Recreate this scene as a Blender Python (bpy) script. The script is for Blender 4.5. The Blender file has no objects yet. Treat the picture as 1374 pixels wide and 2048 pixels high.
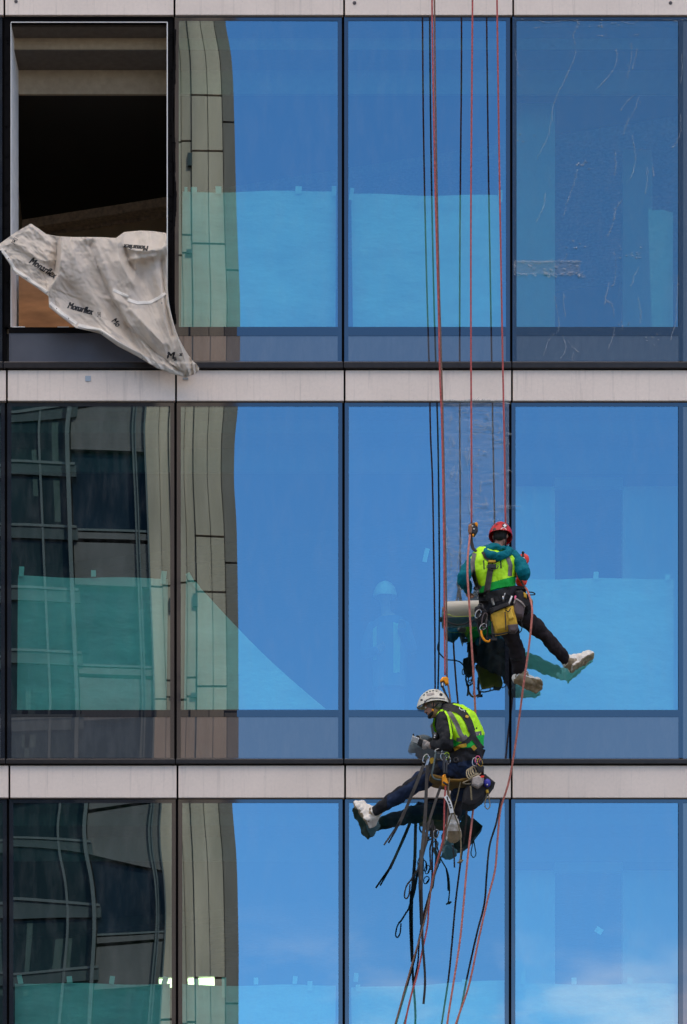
import bpy, bmesh, math, random
import numpy as np
from mathutils import Vector, Matrix, noise
from mathutils.bvhtree import BVHTree
R = math.radians
sc = bpy.context.scene
col = sc.collection

# ------------------------------------------------------------ camera, sky, sun
F = 7000.0                       # focal length in photo pixels
CAMZ, CAMY = 1.6, -40.0
VX, VY = 400.0, 3600.0           # foot of the facade normal through the lens, photo pixels
cd = bpy.data.cameras.new("camera"); cam = bpy.data.objects.new("camera", cd); col.objects.link(cam)
cam.location = (0, CAMY, CAMZ); cam.rotation_euler = (R(90), 0, 0)
cd.sensor_fit = 'VERTICAL'; cd.sensor_height = 36; cd.sensor_width = 24
cd.lens = 36 * F / 2048; cd.shift_x = (687 - VX) / 2048; cd.shift_y = (VY - 1024) / 2048
cd.clip_end = 2000; cd.clip_start = 0.5
sc.camera = cam

SUN_EL, SUN_AZ = 38.0, 148.0      # azimuth measured from the facade normal (-y) towards +x
sd = Vector((math.sin(R(SUN_AZ)) * math.cos(R(SUN_EL)), -math.cos(R(SUN_AZ)) * math.cos(R(SUN_EL)), math.sin(R(SUN_EL))))
w = bpy.data.worlds.new("World"); sc.world = w; w.use_nodes = True
nt = w.node_tree; N = nt.nodes; L = nt.links; N.clear()
wo = N.new('ShaderNodeOutputWorld'); bg = N.new('ShaderNodeBackground'); sky = N.new('ShaderNodeTexSky')
sky.sky_type = 'NISHITA'; sky.sun_disc = False; sky.sun_elevation = R(SUN_EL)
sky.sun_rotation = math.atan2(sd.x, sd.y); sky.air_density = 1.1; sky.dust_density = 0.0; sky.ozone_density = 6.5
# unseen broken cloud high overhead, added to whiten the sky light, and a thin pinkish bank low over the street; clear blue between
tc = N.new('ShaderNodeTexCoord'); sx = N.new('ShaderNodeSeparateXYZ'); L.new(tc.outputs['Generated'], sx.inputs['Vector'])
def cloud(scale, nsc, lo, hi, z0, z1, colr, prev):
    mp = N.new('ShaderNodeMapping'); mp.inputs['Scale'].default_value = scale
    nz = N.new('ShaderNodeTexNoise'); nz.inputs['Scale'].default_value = nsc; nz.inputs['Detail'].default_value = 6; nz.inputs['Roughness'].default_value = .55
    cr = N.new('ShaderNodeMapRange'); cr.interpolation_type = 'SMOOTHSTEP'; cr.inputs['From Min'].default_value = lo; cr.inputs['From Max'].default_value = hi
    mr = N.new('ShaderNodeMapRange'); mr.interpolation_type = 'SMOOTHSTEP'; mr.inputs['From Min'].default_value = math.sin(R(z0)); mr.inputs['From Max'].default_value = math.sin(R(z1))
    mu = N.new('ShaderNodeMath'); mu.operation = 'MULTIPLY'
    mx = N.new('ShaderNodeMix'); mx.data_type = 'RGBA'; mx.inputs['B'].default_value = (*colr, 1)
    L.new(tc.outputs['Generated'], mp.inputs['Vector']); L.new(mp.outputs['Vector'], nz.inputs['Vector']); L.new(nz.outputs['Fac'], cr.inputs['Value'])
    L.new(sx.outputs['Z'], mr.inputs['Value']); L.new(cr.outputs[0], mu.inputs[0]); L.new(mr.outputs[0], mu.inputs[1]); L.new(mu.outputs[0], mx.inputs['Factor'])
    L.new(prev, mx.inputs['A']); return mx.outputs['Result']
c1 = cloud((9, 9, 26), 1.2, .45, .66, 14.6, 12.3, (6.6, 5.5, 6.5), sky.outputs['Color'])
c2 = cloud((2, 2, 3), 1.4, .36, .58, 34, 44, (14.0, 12.4, 11.0), c1)
L.new(c2, bg.inputs['Color']); L.new(bg.outputs[0], wo.inputs['Surface'])
bg.inputs['Strength'].default_value = 0.12
sl = bpy.data.lights.new("sun", 'SUN'); sl.energy = 3.6; sl.angle = R(0.5); sl.color = (1, .80, .58)
so = bpy.data.objects.new("sun", sl); col.objects.link(so); so.rotation_euler = sd.to_track_quat('Z', 'Y').to_euler(); so.location = (20, -30, 60)
sc.view_settings.view_transform = 'Standard'; sc.view_settings.look = 'None'; sc.view_settings.gamma = 1
sc.view_settings.exposure = 1.16
try:
    sc.cycles.use_denoising = True; sc.cycles.max_bounces = 10; sc.cycles.transparent_max_bounces = 24
except Exception: pass

# ------------------------------------------------------------ helpers
def P(px, py, d=0.0):
    """world point that stands d metres in front of the facade plane (minus: inside the rooms)"""
    k = (-CAMY - d) / F
    return Vector(((px - VX) * k, -d, CAMZ + (VY - py) * k))
def FX(px): return (px - VX) * -CAMY / F
def FZ(py): return CAMZ + (VY - py) * -CAMY / F

def mat(name, colr, rough=.6, metal=0.0, nscale=0, namt=0.0, bump=0.0, bscale=60, spec=.5, trans=0, coat=0, stretch=(1,1,1), sheen=0):
    m = bpy.data.materials.new(name); m.use_nodes = True; t = m.node_tree; b = t.nodes['Principled BSDF']
    b.inputs['Base Color'].default_value = (*colr, 1); b.inputs['Roughness'].default_value = rough; b.inputs['Metallic'].default_value = metal
    b.inputs['Specular IOR Level'].default_value = spec
    if coat: b.inputs['Coat Weight'].default_value = coat
    if sheen: b.inputs['Sheen Weight'].default_value = sheen
    tc = t.nodes.new('ShaderNodeTexCoord'); mp = t.nodes.new('ShaderNodeMapping'); mp.inputs['Scale'].default_value = stretch
    t.links.new(tc.outputs['Object'], mp.inputs['Vector'])
    if namt:
        n = t.nodes.new('ShaderNodeTexNoise'); n.inputs['Scale'].default_value = nscale; n.inputs['Detail'].default_value = 5
        r = t.nodes.new('ShaderNodeMapRange'); r.inputs['From Min'].default_value = .3; r.inputs['From Max'].default_value = .7
        r.inputs['To Min'].default_value = 1 - namt; r.inputs['To Max'].default_value = 1 + namt * .6
        x = t.nodes.new('ShaderNodeMix'); x.data_type = 'RGBA'; x.blend_type = 'MULTIPLY'; x.inputs['Factor'].default_value = 1
        x.inputs['A'].default_value = (*colr, 1)
        t.links.new(mp.outputs[0], n.inputs['Vector']); t.links.new(n.outputs['Fac'], r.inputs['Value'])
        t.links.new(r.outputs[0], x.inputs['B']); t.links.new(x.outputs['Result'], b.inputs['Base Color'])
    if bump:
        n = t.nodes.new('ShaderNodeTexNoise'); n.inputs['Scale'].default_value = bscale; n.inputs['Detail'].default_value = 4
        u = t.nodes.new('ShaderNodeBump'); u.inputs['Strength'].default_value = 1; u.inputs['Distance'].default_value = bump
        t.links.new(mp.outputs[0], n.inputs['Vector']); t.links.new(n.outputs['Fac'], u.inputs['Height']); t.links.new(u.outputs[0], b.inputs['Normal'])
    return m

def glassy(name, refl, tint, through=(0, 0, 0), dirt=.0, rough=0.0):
    """architectural glass: mirror coat over a clear (through) or opaque (painted) back"""
    m = bpy.data.materials.new(name); m.use_nodes = True; t = m.node_tree; t.nodes.clear(); n = t.nodes
    o = n.new('ShaderNodeOutputMaterial'); g = n.new('ShaderNodeBsdfGlossy'); g.inputs['Roughness'].default_value = rough
    g.inputs['Color'].default_value = (*tint, 1)
    if through[0] is None:
        b = n.new('ShaderNodeBsdfDiffuse'); b.inputs['Color'].default_value = (*through[1], 1)
    else:
        b = n.new('ShaderNodeBsdfTransparent'); b.inputs['Color'].default_value = (*through, 1)
    x = n.new('ShaderNodeMixShader'); x.inputs[0].default_value = refl
    t.links.new(b.outputs[0], x.inputs[1]); t.links.new(g.outputs[0], x.inputs[2])
    oi = n.new('ShaderNodeObjectInfo'); vr = n.new('ShaderNodeMapRange'); vr.inputs['To Min'].default_value = refl * .93; vr.inputs['To Max'].default_value = refl * 1.05
    t.links.new(oi.outputs['Random'], vr.inputs['Value']); t.links.new(vr.outputs[0], x.inputs[0])
    if dirt:
        d = n.new('ShaderNodeBsdfDiffuse'); d.inputs['Color'].default_value = (.7, .7, .68, 1)
        tc = n.new('ShaderNodeTexCoord'); mp = n.new('ShaderNodeMapping'); mp.inputs['Scale'].default_value = (3, 1, .8)
        q = n.new('ShaderNodeTexNoise'); q.inputs['Scale'].default_value = 2.5; q.inputs['Detail'].default_value = 8; q.inputs['Roughness'].default_value = .65
        r = n.new('ShaderNodeMapRange'); r.inputs['From Min'].default_value = .45; r.inputs['From Max'].default_value = .8; r.inputs['To Max'].default_value = dirt
        x2 = n.new('ShaderNodeMixShader')
        t.links.new(tc.outputs['Object'], mp.inputs[0]); t.links.new(mp.outputs[0], q.inputs['Vector']); t.links.new(q.outputs['Fac'], r.inputs['Value'])
        t.links.new(r.outputs[0], x2.inputs[0]); t.links.new(x.outputs[0], x2.inputs[1]); t.links.new(d.outputs[0], x2.inputs[2]); x = x2
    t.links.new(x.outputs[0], o.inputs[0])
    return m

class MB:
    """collects faces of one mesh"""
    def __init__(s): s.v = []; s.f = []; s.mi = []
    def add(s, v, f, m=0):
        k = len(s.v); s.v += [tuple(p) for p in v]; s.f += [tuple(i + k for i in q) for q in f]; s.mi += [m] * len(f)
    def box(s, x0, x1, y0, y1, z0, z1, m=0):
        v = [(x, y, z) for z in (z0, z1) for y in (y0, y1) for x in (x0, x1)]
        s.add(v, [(0,2,3,1), (4,5,7,6), (0,1,5,4), (2,6,7,3), (0,4,6,2), (1,3,7,5)], m)
    def tube(s, pts, r, seg=8, flat=1.0, up=None, caps=True, m=0):
        pts = [Vector(p) for p in pts]; n = len(pts); rr = r if isinstance(r, (list, tuple)) else [r] * n
        prev = None; rings = []
        for i, p in enumerate(pts):
            t = (pts[min(i+1, n-1)] - pts[max(i-1, 0)]).normalized()
            a = Vector(up) if up is not None else (prev if prev is not None else (Vector((0,0,1)) if abs(t.z) < .9 else Vector((1,0,0))))
            a = (a - t * a.dot(t))
            if a.length < 1e-6: a = t.orthogonal()
            a.normalize(); b = t.cross(a); prev = a
            rings.append([p + a * math.cos(2*math.pi*k/seg) * rr[i] + b * math.sin(2*math.pi*k/seg) * rr[i] * flat for k in range(seg)])
        s.rings(rings, caps, m)
    def rings(s, rings, caps=True, m=0):
        seg = len(rings[0]); v = [p for q in rings for p in q]; f = []
        for i in range(len(rings) - 1):
            for k in range(seg):
                a, b = i*seg + k, i*seg + (k+1) % seg
                f.append((a, b, b + seg, a + seg))
        if caps: f.append(tuple(range(seg))[::-1]); f.append(tuple(range((len(rings)-1)*seg, len(rings)*seg)))
        s.add(v, f, m)
    def ball(s, c, rx, ry=None, rz=None, rot=None, seg=14, m=0):
        ry = ry or rx; rz = rz or rx; c = Vector(c); rings = []
        for i in range(1, seg // 2 + 2):
            a = math.pi * (i - .5) / (seg // 2 + 1)
            q = []
            for k in range(seg):
                b = 2*math.pi*k/seg; p = Vector((rx*math.sin(a)*math.cos(b), ry*math.sin(a)*math.sin(b), rz*math.cos(a)))
                q.append(c + (rot @ p if rot else p))
            rings.append(q)
        s.rings(rings, True, m)
    def prism(s, poly, off, m=0):
        """closed outline (list of Vectors) pushed along off"""
        n = len(poly); a = [Vector(p) for p in poly]; b = [p + Vector(off) for p in a]
        s.add(a + b, [tuple(range(n)), tuple(range(2*n-1, n-1, -1))] + [(i, i+n, (i+1) % n + n, (i+1) % n) for i in range(n)], m)
    def pillow(s, poly, off, bulge=.35, m=0):
        """outline body with thickness whose face towards the viewer is domed"""
        n = len(poly); a = [Vector(p) for p in poly]; c = sum(a, Vector()) / n; off = Vector(off)
        r = [[p + off for p in a], a, [c + (p - c) * .93 - off * bulge * .5 for p in a], [c + (p - c) * .7 - off * bulge for p in a]]
        s.rings(r, True, m)
    def build(s, name, mats, parent=None, smooth=False, bevel=0):
        me = bpy.data.meshes.new(name); me.from_pydata(s.v, [], s.f)
        if not isinstance(mats, (list, tuple)): mats = [mats]
        for q in mats: me.materials.append(q)
        for p, i in zip(me.polygons, s.mi): p.material_index = i; p.use_smooth = smooth
        bm = bmesh.new(); bm.from_mesh(me); bmesh.ops.recalc_face_normals(bm, faces=bm.faces)
        bm.to_mesh(me); bm.free(); me.update()
        return link(name, me, parent, bevel)

def link(name, me, parent=None, bevel=0):
    o = bpy.data.objects.new(name, me); col.objects.link(o)
    if parent is not None: o.parent = parent
    if bevel:
        b = o.modifiers.new("bevel", 'BEVEL'); b.width = bevel; b.segments = 2; b.limit_method = 'ANGLE'
    return o
def tag(o, label=None, cat=None, group=None, kind=None):
    if label: o['label'] = label
    if cat: o['category'] = cat
    if group: o['group'] = group
    if kind: o['kind'] = kind
    return o
def empty(name, loc=(0,0,0)):
    o = bpy.data.objects.new(name, None); col.objects.link(o); o.location = loc; o.empty_display_size = .2; return o
def keep(o, root):
    """parent o to root without moving it"""
    o.parent = root; o.matrix_parent_inverse = Matrix.Translation(root.location).inverted()
    return o
def spline(pts, n=8):
    """Catmull-Rom through points (tuples of any length)"""
    A = [np.array(p, float) for p in pts]; A = [2*A[0]-A[1]] + A + [2*A[-1]-A[-2]]; out = []
    for i in range(1, len(A) - 2):
        for k in range(n):
            t = k / n
            out.append(.5*((2*A[i]) + (A[i+1]-A[i-1])*t + (2*A[i-1]-5*A[i]+4*A[i+1]-A[i+2])*t*t + (3*A[i]-A[i-1]-3*A[i+1]+A[i+2])*t**3))
    out.append(A[-2]); return out
def interp(tab, y): return float(np.interp(y, [a for a, b in tab], [b for a, b in tab]))

# ------------------------------------------------------------ materials of the setting
M = {}
M['vision'] = glassy('coated_glass', .42, (.45, .78, .96), (.37, .76, .70), dirt=.045)
M['spandrel'] = glassy('painted_glass', .19, (.76, .88, .95), (None, (.070, .080, .088)), dirt=.05)
M['frit'] = glassy('glass_edge', .13, (.62, .85, 1.0), (None, (.020, .022, .030)), rough=.03)
M['darkstrip'] = glassy('shadow_strip', .13, (.62, .85, 1.0), (None, (.016, .018, .024)))
M['black'] = mat('black_gasket', (.005, .0045, .005), .9, spec=.08)
M['sill'] = mat('dark_bronze_metal', (.022, .018, .017), .38, .3, 20, .3)
M['sill_edge'] = mat('grey_highlight_metal', (.13, .115, .11), .35, .4)  # grey nose paints the highlight along the sill top; lamp housings share it
M['liner'] = mat('white_liner', (.82, .80, .78), .6, 0, 8, .12)
M['lip'] = mat('bright_edge_trim', (.8, .78, .74), .4)
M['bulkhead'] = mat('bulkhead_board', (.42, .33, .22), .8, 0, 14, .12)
M['dimboard'] = mat('dimmed_bulkhead_board', (.12, .11, .10), .8, 0, 14, .12)  # bulkhead board darkened in colour to paint the gloom of the glazed rooms
M['deck_dim'] = mat('dimmed_ribbed_deck', (.10, .09, .08), .9)  # same deck, its colour darkened for those dim rooms
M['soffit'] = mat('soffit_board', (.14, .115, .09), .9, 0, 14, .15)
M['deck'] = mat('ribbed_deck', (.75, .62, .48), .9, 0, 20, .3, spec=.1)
M['concrete'] = mat('room_concrete', (.075, .072, .07), .85, 0, 3, .25)
M['roomwall'] = mat('plastered_wall', (.88, .88, .86), .8, 0, 3, .06)
M['backwall'] = mat('back_wall', (.55, .44, .30), .9, 0, 4, .2)
M['asphalt'] = mat('asphalt', (.05, .05, .052), .9, 0, 6, .3, .004, 90)

def cladding_mat():
    m = bpy.data.materials.new('pale_cladding'); m.use_nodes = True; t = m.node_tree; b = t.nodes['Principled BSDF']; n = t.nodes; l = t.links
    b.inputs['Roughness'].default_value = .5
    g = n.new('ShaderNodeNewGeometry')
    def noise_(sc_, det, scale=(1,1,1), rough=.5, dist=0):
        mp = n.new('ShaderNodeMapping'); mp.inputs['Scale'].default_value = scale; q = n.new('ShaderNodeTexNoise')
        q.inputs['Scale'].default_value = sc_; q.inputs['Detail'].default_value = det; q.inputs['Roughness'].default_value = rough; q.inputs['Distortion'].default_value = dist
        l.new(g.outputs['Position'], mp.inputs[0]); l.new(mp.outputs[0], q.inputs['Vector']); return q.outputs['Fac']
    def ramp(v, a, b_, c0, c1):
        r = n.new('ShaderNodeMapRange'); r.inputs['From Min'].default_value = a; r.inputs['From Max'].default_value = b_
        r.inputs['To Min'].default_value = c0; r.inputs['To Max'].default_value = c1; l.new(v, r.inputs['Value']); return r.outputs[0]
    def mul(a, b_):
        x = n.new('ShaderNodeMath'); x.operation = 'MULTIPLY'; l.new(a, x.inputs[0]); l.new(b_, x.inputs[1]); return x.outputs[0]
    tone = ramp(noise_(1.3, 4), .3, .7, .93, 1.05)
    mott = ramp(noise_(28, 5), .3, .7, .965, 1.03)
    # hooked scuffs: a narrow band of a warped noise, only in some places
    sc1 = ramp(noise_(7, 2, dist=3.5), .497, .503, 0, 1); 
    band = n.new('ShaderNodeMath'); band.operation = 'PINGPONG'; band.inputs[1].default_value = .5
    l.new(sc1, band.inputs[0])
    where = ramp(noise_(2.6, 2), .54, .64, 0, .95)
    fleck = ramp(noise_(70, 1), .74, .80, 0, .35)
    mk = n.new('ShaderNodeMath'); mk.operation = 'ADD'; l.new(mul(band.outputs[0], where), mk.inputs[0]); l.new(fleck, mk.inputs[1])
    inv = ramp(mk.outputs[0], 0, 1, 1, .40)
    streak = ramp(noise_(6, 3, (4, 1, .22), .6), .56, .76, 1, .84)
    tot = mul(mul(mul(tone, mott), inv), streak)
    x = n.new('ShaderNodeMix'); x.data_type = 'RGBA'; x.blend_type = 'MULTIPLY'; x.inputs['Factor'].default_value = 1
    x.inputs['A'].default_value = (.86, .725, .62, 1); l.new(tot, x.inputs['B']); l.new(x.outputs['Result'], b.inputs['Base Color'])
    return m
M['clad'] = cladding_mat()

# ------------------------------------------------------------ the office facade
B = empty('office_building', (FX(700), 0, 0)); tag(B, 'office block facade of blue mirror glass windows between pale spandrel bands', 'building')
def bp(mb, name, mats, parent=None, **k):
    o = mb.build(name, mats, None, **k)
    if parent is None: keep(o, B)
    else: o.parent = parent; o.matrix_parent_inverse = parent.matrix_world.inverted() if False else (Matrix.Translation(B.location).inverted() @ Matrix.Translation(B.location))
    return o
def sub(mb, name, mats, parent, **k):
    # the window frames keep world-space vertices and a zero own transform, so do their sub-parts
    o = mb.build(name, mats, None, **k); o.parent = parent; o.matrix_parent_inverse = parent.matrix_parent_inverse.inverted() @ Matrix.Identity(4) if False else Matrix.Identity(4)
    return o

# joints between the units, per storey (photo pixels on the facade plane)
ROWS = {
 0: dict(jx=[-325, 4, 345, 685, 1024, 1500, 1840], top=-745, v0=-738, v1=-125, s1=-108, p1=-62, sill=(-56, -43), clad=(-40, 33), cj=[-320, 9, 349, 688, 1026, 1500, 1840]),
 1: dict(jx=[-325, 7, 347, 686, 1022.5, 1500, 1840], top=34, v0=42, v1=654, s1=672, p1=722, sill=(727, 741), clad=(743, 804), cj=[-320, 14, 352, 689, 1023.5, 1500, 1840]),
 2: dict(jx=[-325, 12, 351, 687, 1020.5, 1500, 1840], top=806, v0=813, v1=1420, s1=1434, p1=1516, sill=(1520, 1531), clad=(1533, 1597), cj=[-320, 19, 355, 690, 1023, 1500, 1840]),
 3: dict(jx=[-325, 16, 354, 687.5, 1020, 1500, 1840], top=1599, v0=1606, v1=2225, s1=2240, p1=2330, sill=(2336, 2348), clad=(2350, 2420), cj=[-320, 21, 357, 691, 1022, 1500, 1840]),
}
K_REF = 2 * 57 / 97 * F          # reflected-feature shift in px per unit of pane slope
SH = {  # sideways shift of the reflected building edge, by height, for the bowed panes
 (1, 2): [(34, -26), (70, -19), (110, -11), (160, -8), (250, -6), (400, -4), (500, -1), (600, 3), (725, 3)],
 (2, 2): [(806, 4), (880, -2), (960, -3), (1050, 3), (1150, 5), (1250, 6), (1400, 5), (1520, 3)],
 (3, 2): [(1600, -12), (1650, -8), (1700, -3), (1760, 0), (1900, 4), (2048, 5), (2350, 5)],
 (2, 1): [(806, -14), (850, -20), (900, -19), (1000, -15), (1100, -12), (1200, -8), (1300, -4), (1400, 0), (1450, -2), (1520, -4)],
 (3, 1): [(1600, 20), (1650, 12), (1700, 15), (1760, 28), (1820, 33), (1870, 32), (1950, 25), (2048, 18), (2350, 10)],
}
rnd = random.Random(5)
def pane_fn(r, c, x0, x1, z0, z1):
    xm = (x0 + x1) / 2; tab = SH.get((r, c)); ph = [rnd.uniform(0, 6.28) for _ in range(4)]; am = rnd.uniform(.5, 1)
    zs = np.linspace(z0, z1, 80)
    def slope(z):
        if tab: 
            py = VY - (z - CAMZ) * F / -CAMY
            s = sum(interp(tab, py + k * 12) for k in (-1, 0, 1)) / 3
        else: s = 5 * am * math.sin(z * 1.3 + ph[0]) + 2 * math.sin(z * 3.1 + ph[1])
        return -s / K_REF
    def fn(x, z):
        e = min(z - z0, z1 - z); ex = min(x - x0, x1 - x)
        return (x - xm) * slope(z) + .00012 * math.sin(x * 5 + ph[2] + z * .7) * am + .0006 * math.exp(-abs(ex) * 12)
    return fn
def pane(mb, fn, x0, x1, z0, z1, y=0.0, nx=22, nz=60, m=0):
    v = []; f = []
    for j in range(nz + 1):
        for i in range(nx + 1):
            x = x0 + (x1 - x0) * i / nx; z = z0 + (z1 - z0) * j / nz; v.append((x, y + fn(x, z), z))
    for j in range(nz):
        for i in range(nx): a = j * (nx+1) + i; f.append((a, a+1, a+nx+2, a+nx+1))
    mb.add(v, f, m)
GLASS_OBJS = []
for r, q in ROWS.items():
    jx = q['jx']
    for c in range(6):
        if r == 0 and c in (0, 5): continue
        g = 2.6 if c else 2.6
        x0, x1 = jx[c] + g, jx[c+1] - g
        vx0, vx1 = x0 + 8, x1 - 8
        wide = c == 4
        if wide: vx1 = 1356 if r != 0 else 1357
        open_ = (r == 1 and c == 1)
        t, v0, v1, s1, p1 = q['top'], q['v0'], q['v1'], q['s1'], q['p1']
        ex0, ex1 = (18, 343) if open_ else (x0, x1)
        # frame: the ring of edge strips round the vision pane and the lower pane
        fr = MB()
        def strip(a, b, y0, y1, m=0, f0=-.004, dd=.05): fr.box(FX(a), FX(b), f0, dd, FZ(y1), FZ(y0), m)
        if not open_:
            px1 = 1363 if wide else vx1
            strip(x0, x1, t, v0)                                # head
            strip(x0, vx0, v0, p1 + 3)                          # left edge
            if wide: strip(1357, 1366, v0, p1 + 3, 1); strip(1492, x1, v0, p1 + 3)
            else: strip(vx1, x1, v0, p1 + 3)
            strip(vx0, vx1 if not wide else 1357, v1, s1, 1)    # dark strip painting the shadow line under the pane
            strip(vx0, 1492 if wide else vx1, p1, p1 + 3)
            if wide: strip(1362.5, 1364, s1, p1, 1, -.006)
            o = bp(fr, 'window', [M['frit'], M['darkstrip']])
            fn = pane_fn(r, c, FX(x0), FX(x1), FZ(p1), FZ(t))
            g1 = MB(); pane(g1, fn, FX(vx0), FX(vx1), FZ(v1), FZ(v0))
            go = sub(g1, 'glass_pane', M['vision'], o, smooth=True)
            g2 = MB(); pane(g2, fn, FX(vx0), FX(1362 if wide else vx1), FZ(p1), FZ(s1), nz=12)
            sub(g2, 'lower_pane', M['spandrel'], o, smooth=True)
            if wide:
                g3 = MB(); pane(g3, fn, FX(1366), FX(1492), FZ(p1), FZ(v0), nz=40); sub(g3, 'side_pane', M['spandrel'], o, smooth=True)
        else:
            # the unit whose glass is out: black bare frame with sealant scraps, grey lower panel
            strip(9, 345, 34, 45, 0); strip(9, 22, 45, 655, 0); strip(335, 345, 45, 655, 0); strip(18, 345, 655, 666, 0, -.01)
            for k in range(90):
                yy = rnd.uniform(45, 650); side = rnd.random() < .3
                a = rnd.uniform(10, 15) if side else rnd.uniform(338, 343)
                fr.box(FX(a), FX(a + rnd.uniform(1, 4)), -.004 - rnd.uniform(.004, .014), -.003, FZ(yy + rnd.uniform(1, 9)), FZ(yy))
            for k in range(60):                                # torn black seal beside the next pane
                yy = 60 + k * 9.8; a = 345.5 + 2.6 * math.sin(yy * .021) + rnd.uniform(-.7, .7)
                fr.box(FX(a), FX(a + 4.5 + 1.5 * math.sin(yy * .05)), -.012 - rnd.uniform(0, .006), -.0045, FZ(yy + 10.2), FZ(yy))
            o = bp(fr, 'window', M['black'])
            lp = MB(); lp.box(FX(18), FX(345), 0, .03, FZ(726), FZ(666)); lp.box(FX(18.5), FX(20.5), -.006, .0, FZ(722), FZ(670))
            sub(lp, 'lower_panel', mat('grey_painted_panel', (.075, .08, .10), .45, 0, 3, .15), o)
            ln = MB()                                          # white reveal lining
            bx = (37 - VX) * (40.82) / F
            zt, zb = FZ(45), FZ(655)
            for (xa, xb, s_) in ((FX(22), bx, 1),):
                ln.add([(xa, .0, zb), (xa, 0, zt), (xb, .82, zt), (xb, .82, zb), (xa - .03, 0, zb), (xa - .03, 0, zt), (xb - .03, .82, zt), (xb - .03, .82, zb)],
                       [(0,1,2,3), (4,7,6,5), (0,4,5,1), (3,2,6,7), (0,3,7,4), (1,5,6,2)])
            ln.box(FX(335), FX(336.5), .0, .82, zb, zt); ln.box(FX(22), FX(335), 0, .82, zb - .03, zb)
            sub(ln, 'reveal_lining', M['liner'], o)
            tr = MB(); tr.box(FX(22), FX(335), -.012, -.004, zt - .006, zt + .003); tr.box(FX(333.5), FX(335.5), -.012, -.004, zb, zt - .006)
            tr.box(FX(21.3), FX(22.5), -.012, -.004, zb, zt - .006); tr.box(FX(24), FX(50), -.018, -.010, zb - .004, zb + .004); tr.box(FX(115), FX(138), -.018, -.010, zb - .004, zb + .004)
            sub(tr, 'edge_trim', M['lip'], o)
        sa, sb = q['sill']
        sm = MB(); sm.box(FX(jx[c] + 1), FX(jx[c+1] - 1), -.075, .03, FZ(sb), FZ(sa + 3)); sm.box(FX(jx[c] + 1.3), FX(jx[c+1] - 1.3), -.070, .02, FZ(sa + 2.6), FZ(sa + 1.0), 1)
        sub(sm, 'sill', [M['sill'], M['sill_edge']], o, bevel=.004)
    for c in range(6):
        a, b = q['cj'][c] + 2, q['cj'][c+1] - 2
        cm = MB(); cm.box(FX(a), FX(b), -.035 - .003 * ((c * 7 + r) % 3) / 3, .03, FZ(q['clad'][1]), FZ(q['clad'][0])); cp = bp(cm, 'cladding_panel', M['clad'], bevel=.004)
        if r == 0 and c in (1, 3, 4):
            bx_, by_ = {1: (32, 3), 3: (709, 6), 4: (1341, 6)}[c]; bo = MB(); bo.tube([P(bx_, by_, .034), P(bx_, by_, .046)], [.022, .017], 14); bo.tube([P(bx_, by_, .045), P(bx_, by_, .05)], .008, 6)
            sub(bo, 'fixing_bolt', mat('dull_bolt', (.25, .23, .24), .4, .6), cp)
    # black backing behind the joints of this storey
    bk = MB(); bk.box(FX(-330), FX(1845), .031, .06, FZ(q['clad'][1] + 2), FZ(q['sill'][0]))
    for c in range(7): bk.box(FX(jx[c]) - .03, FX(jx[c]) + .03, .02 if c else .02, .10, FZ(q['sill'][0]), FZ(q['top'] - 2))
    bp(bk, 'joint_backing', M['black'])

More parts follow.
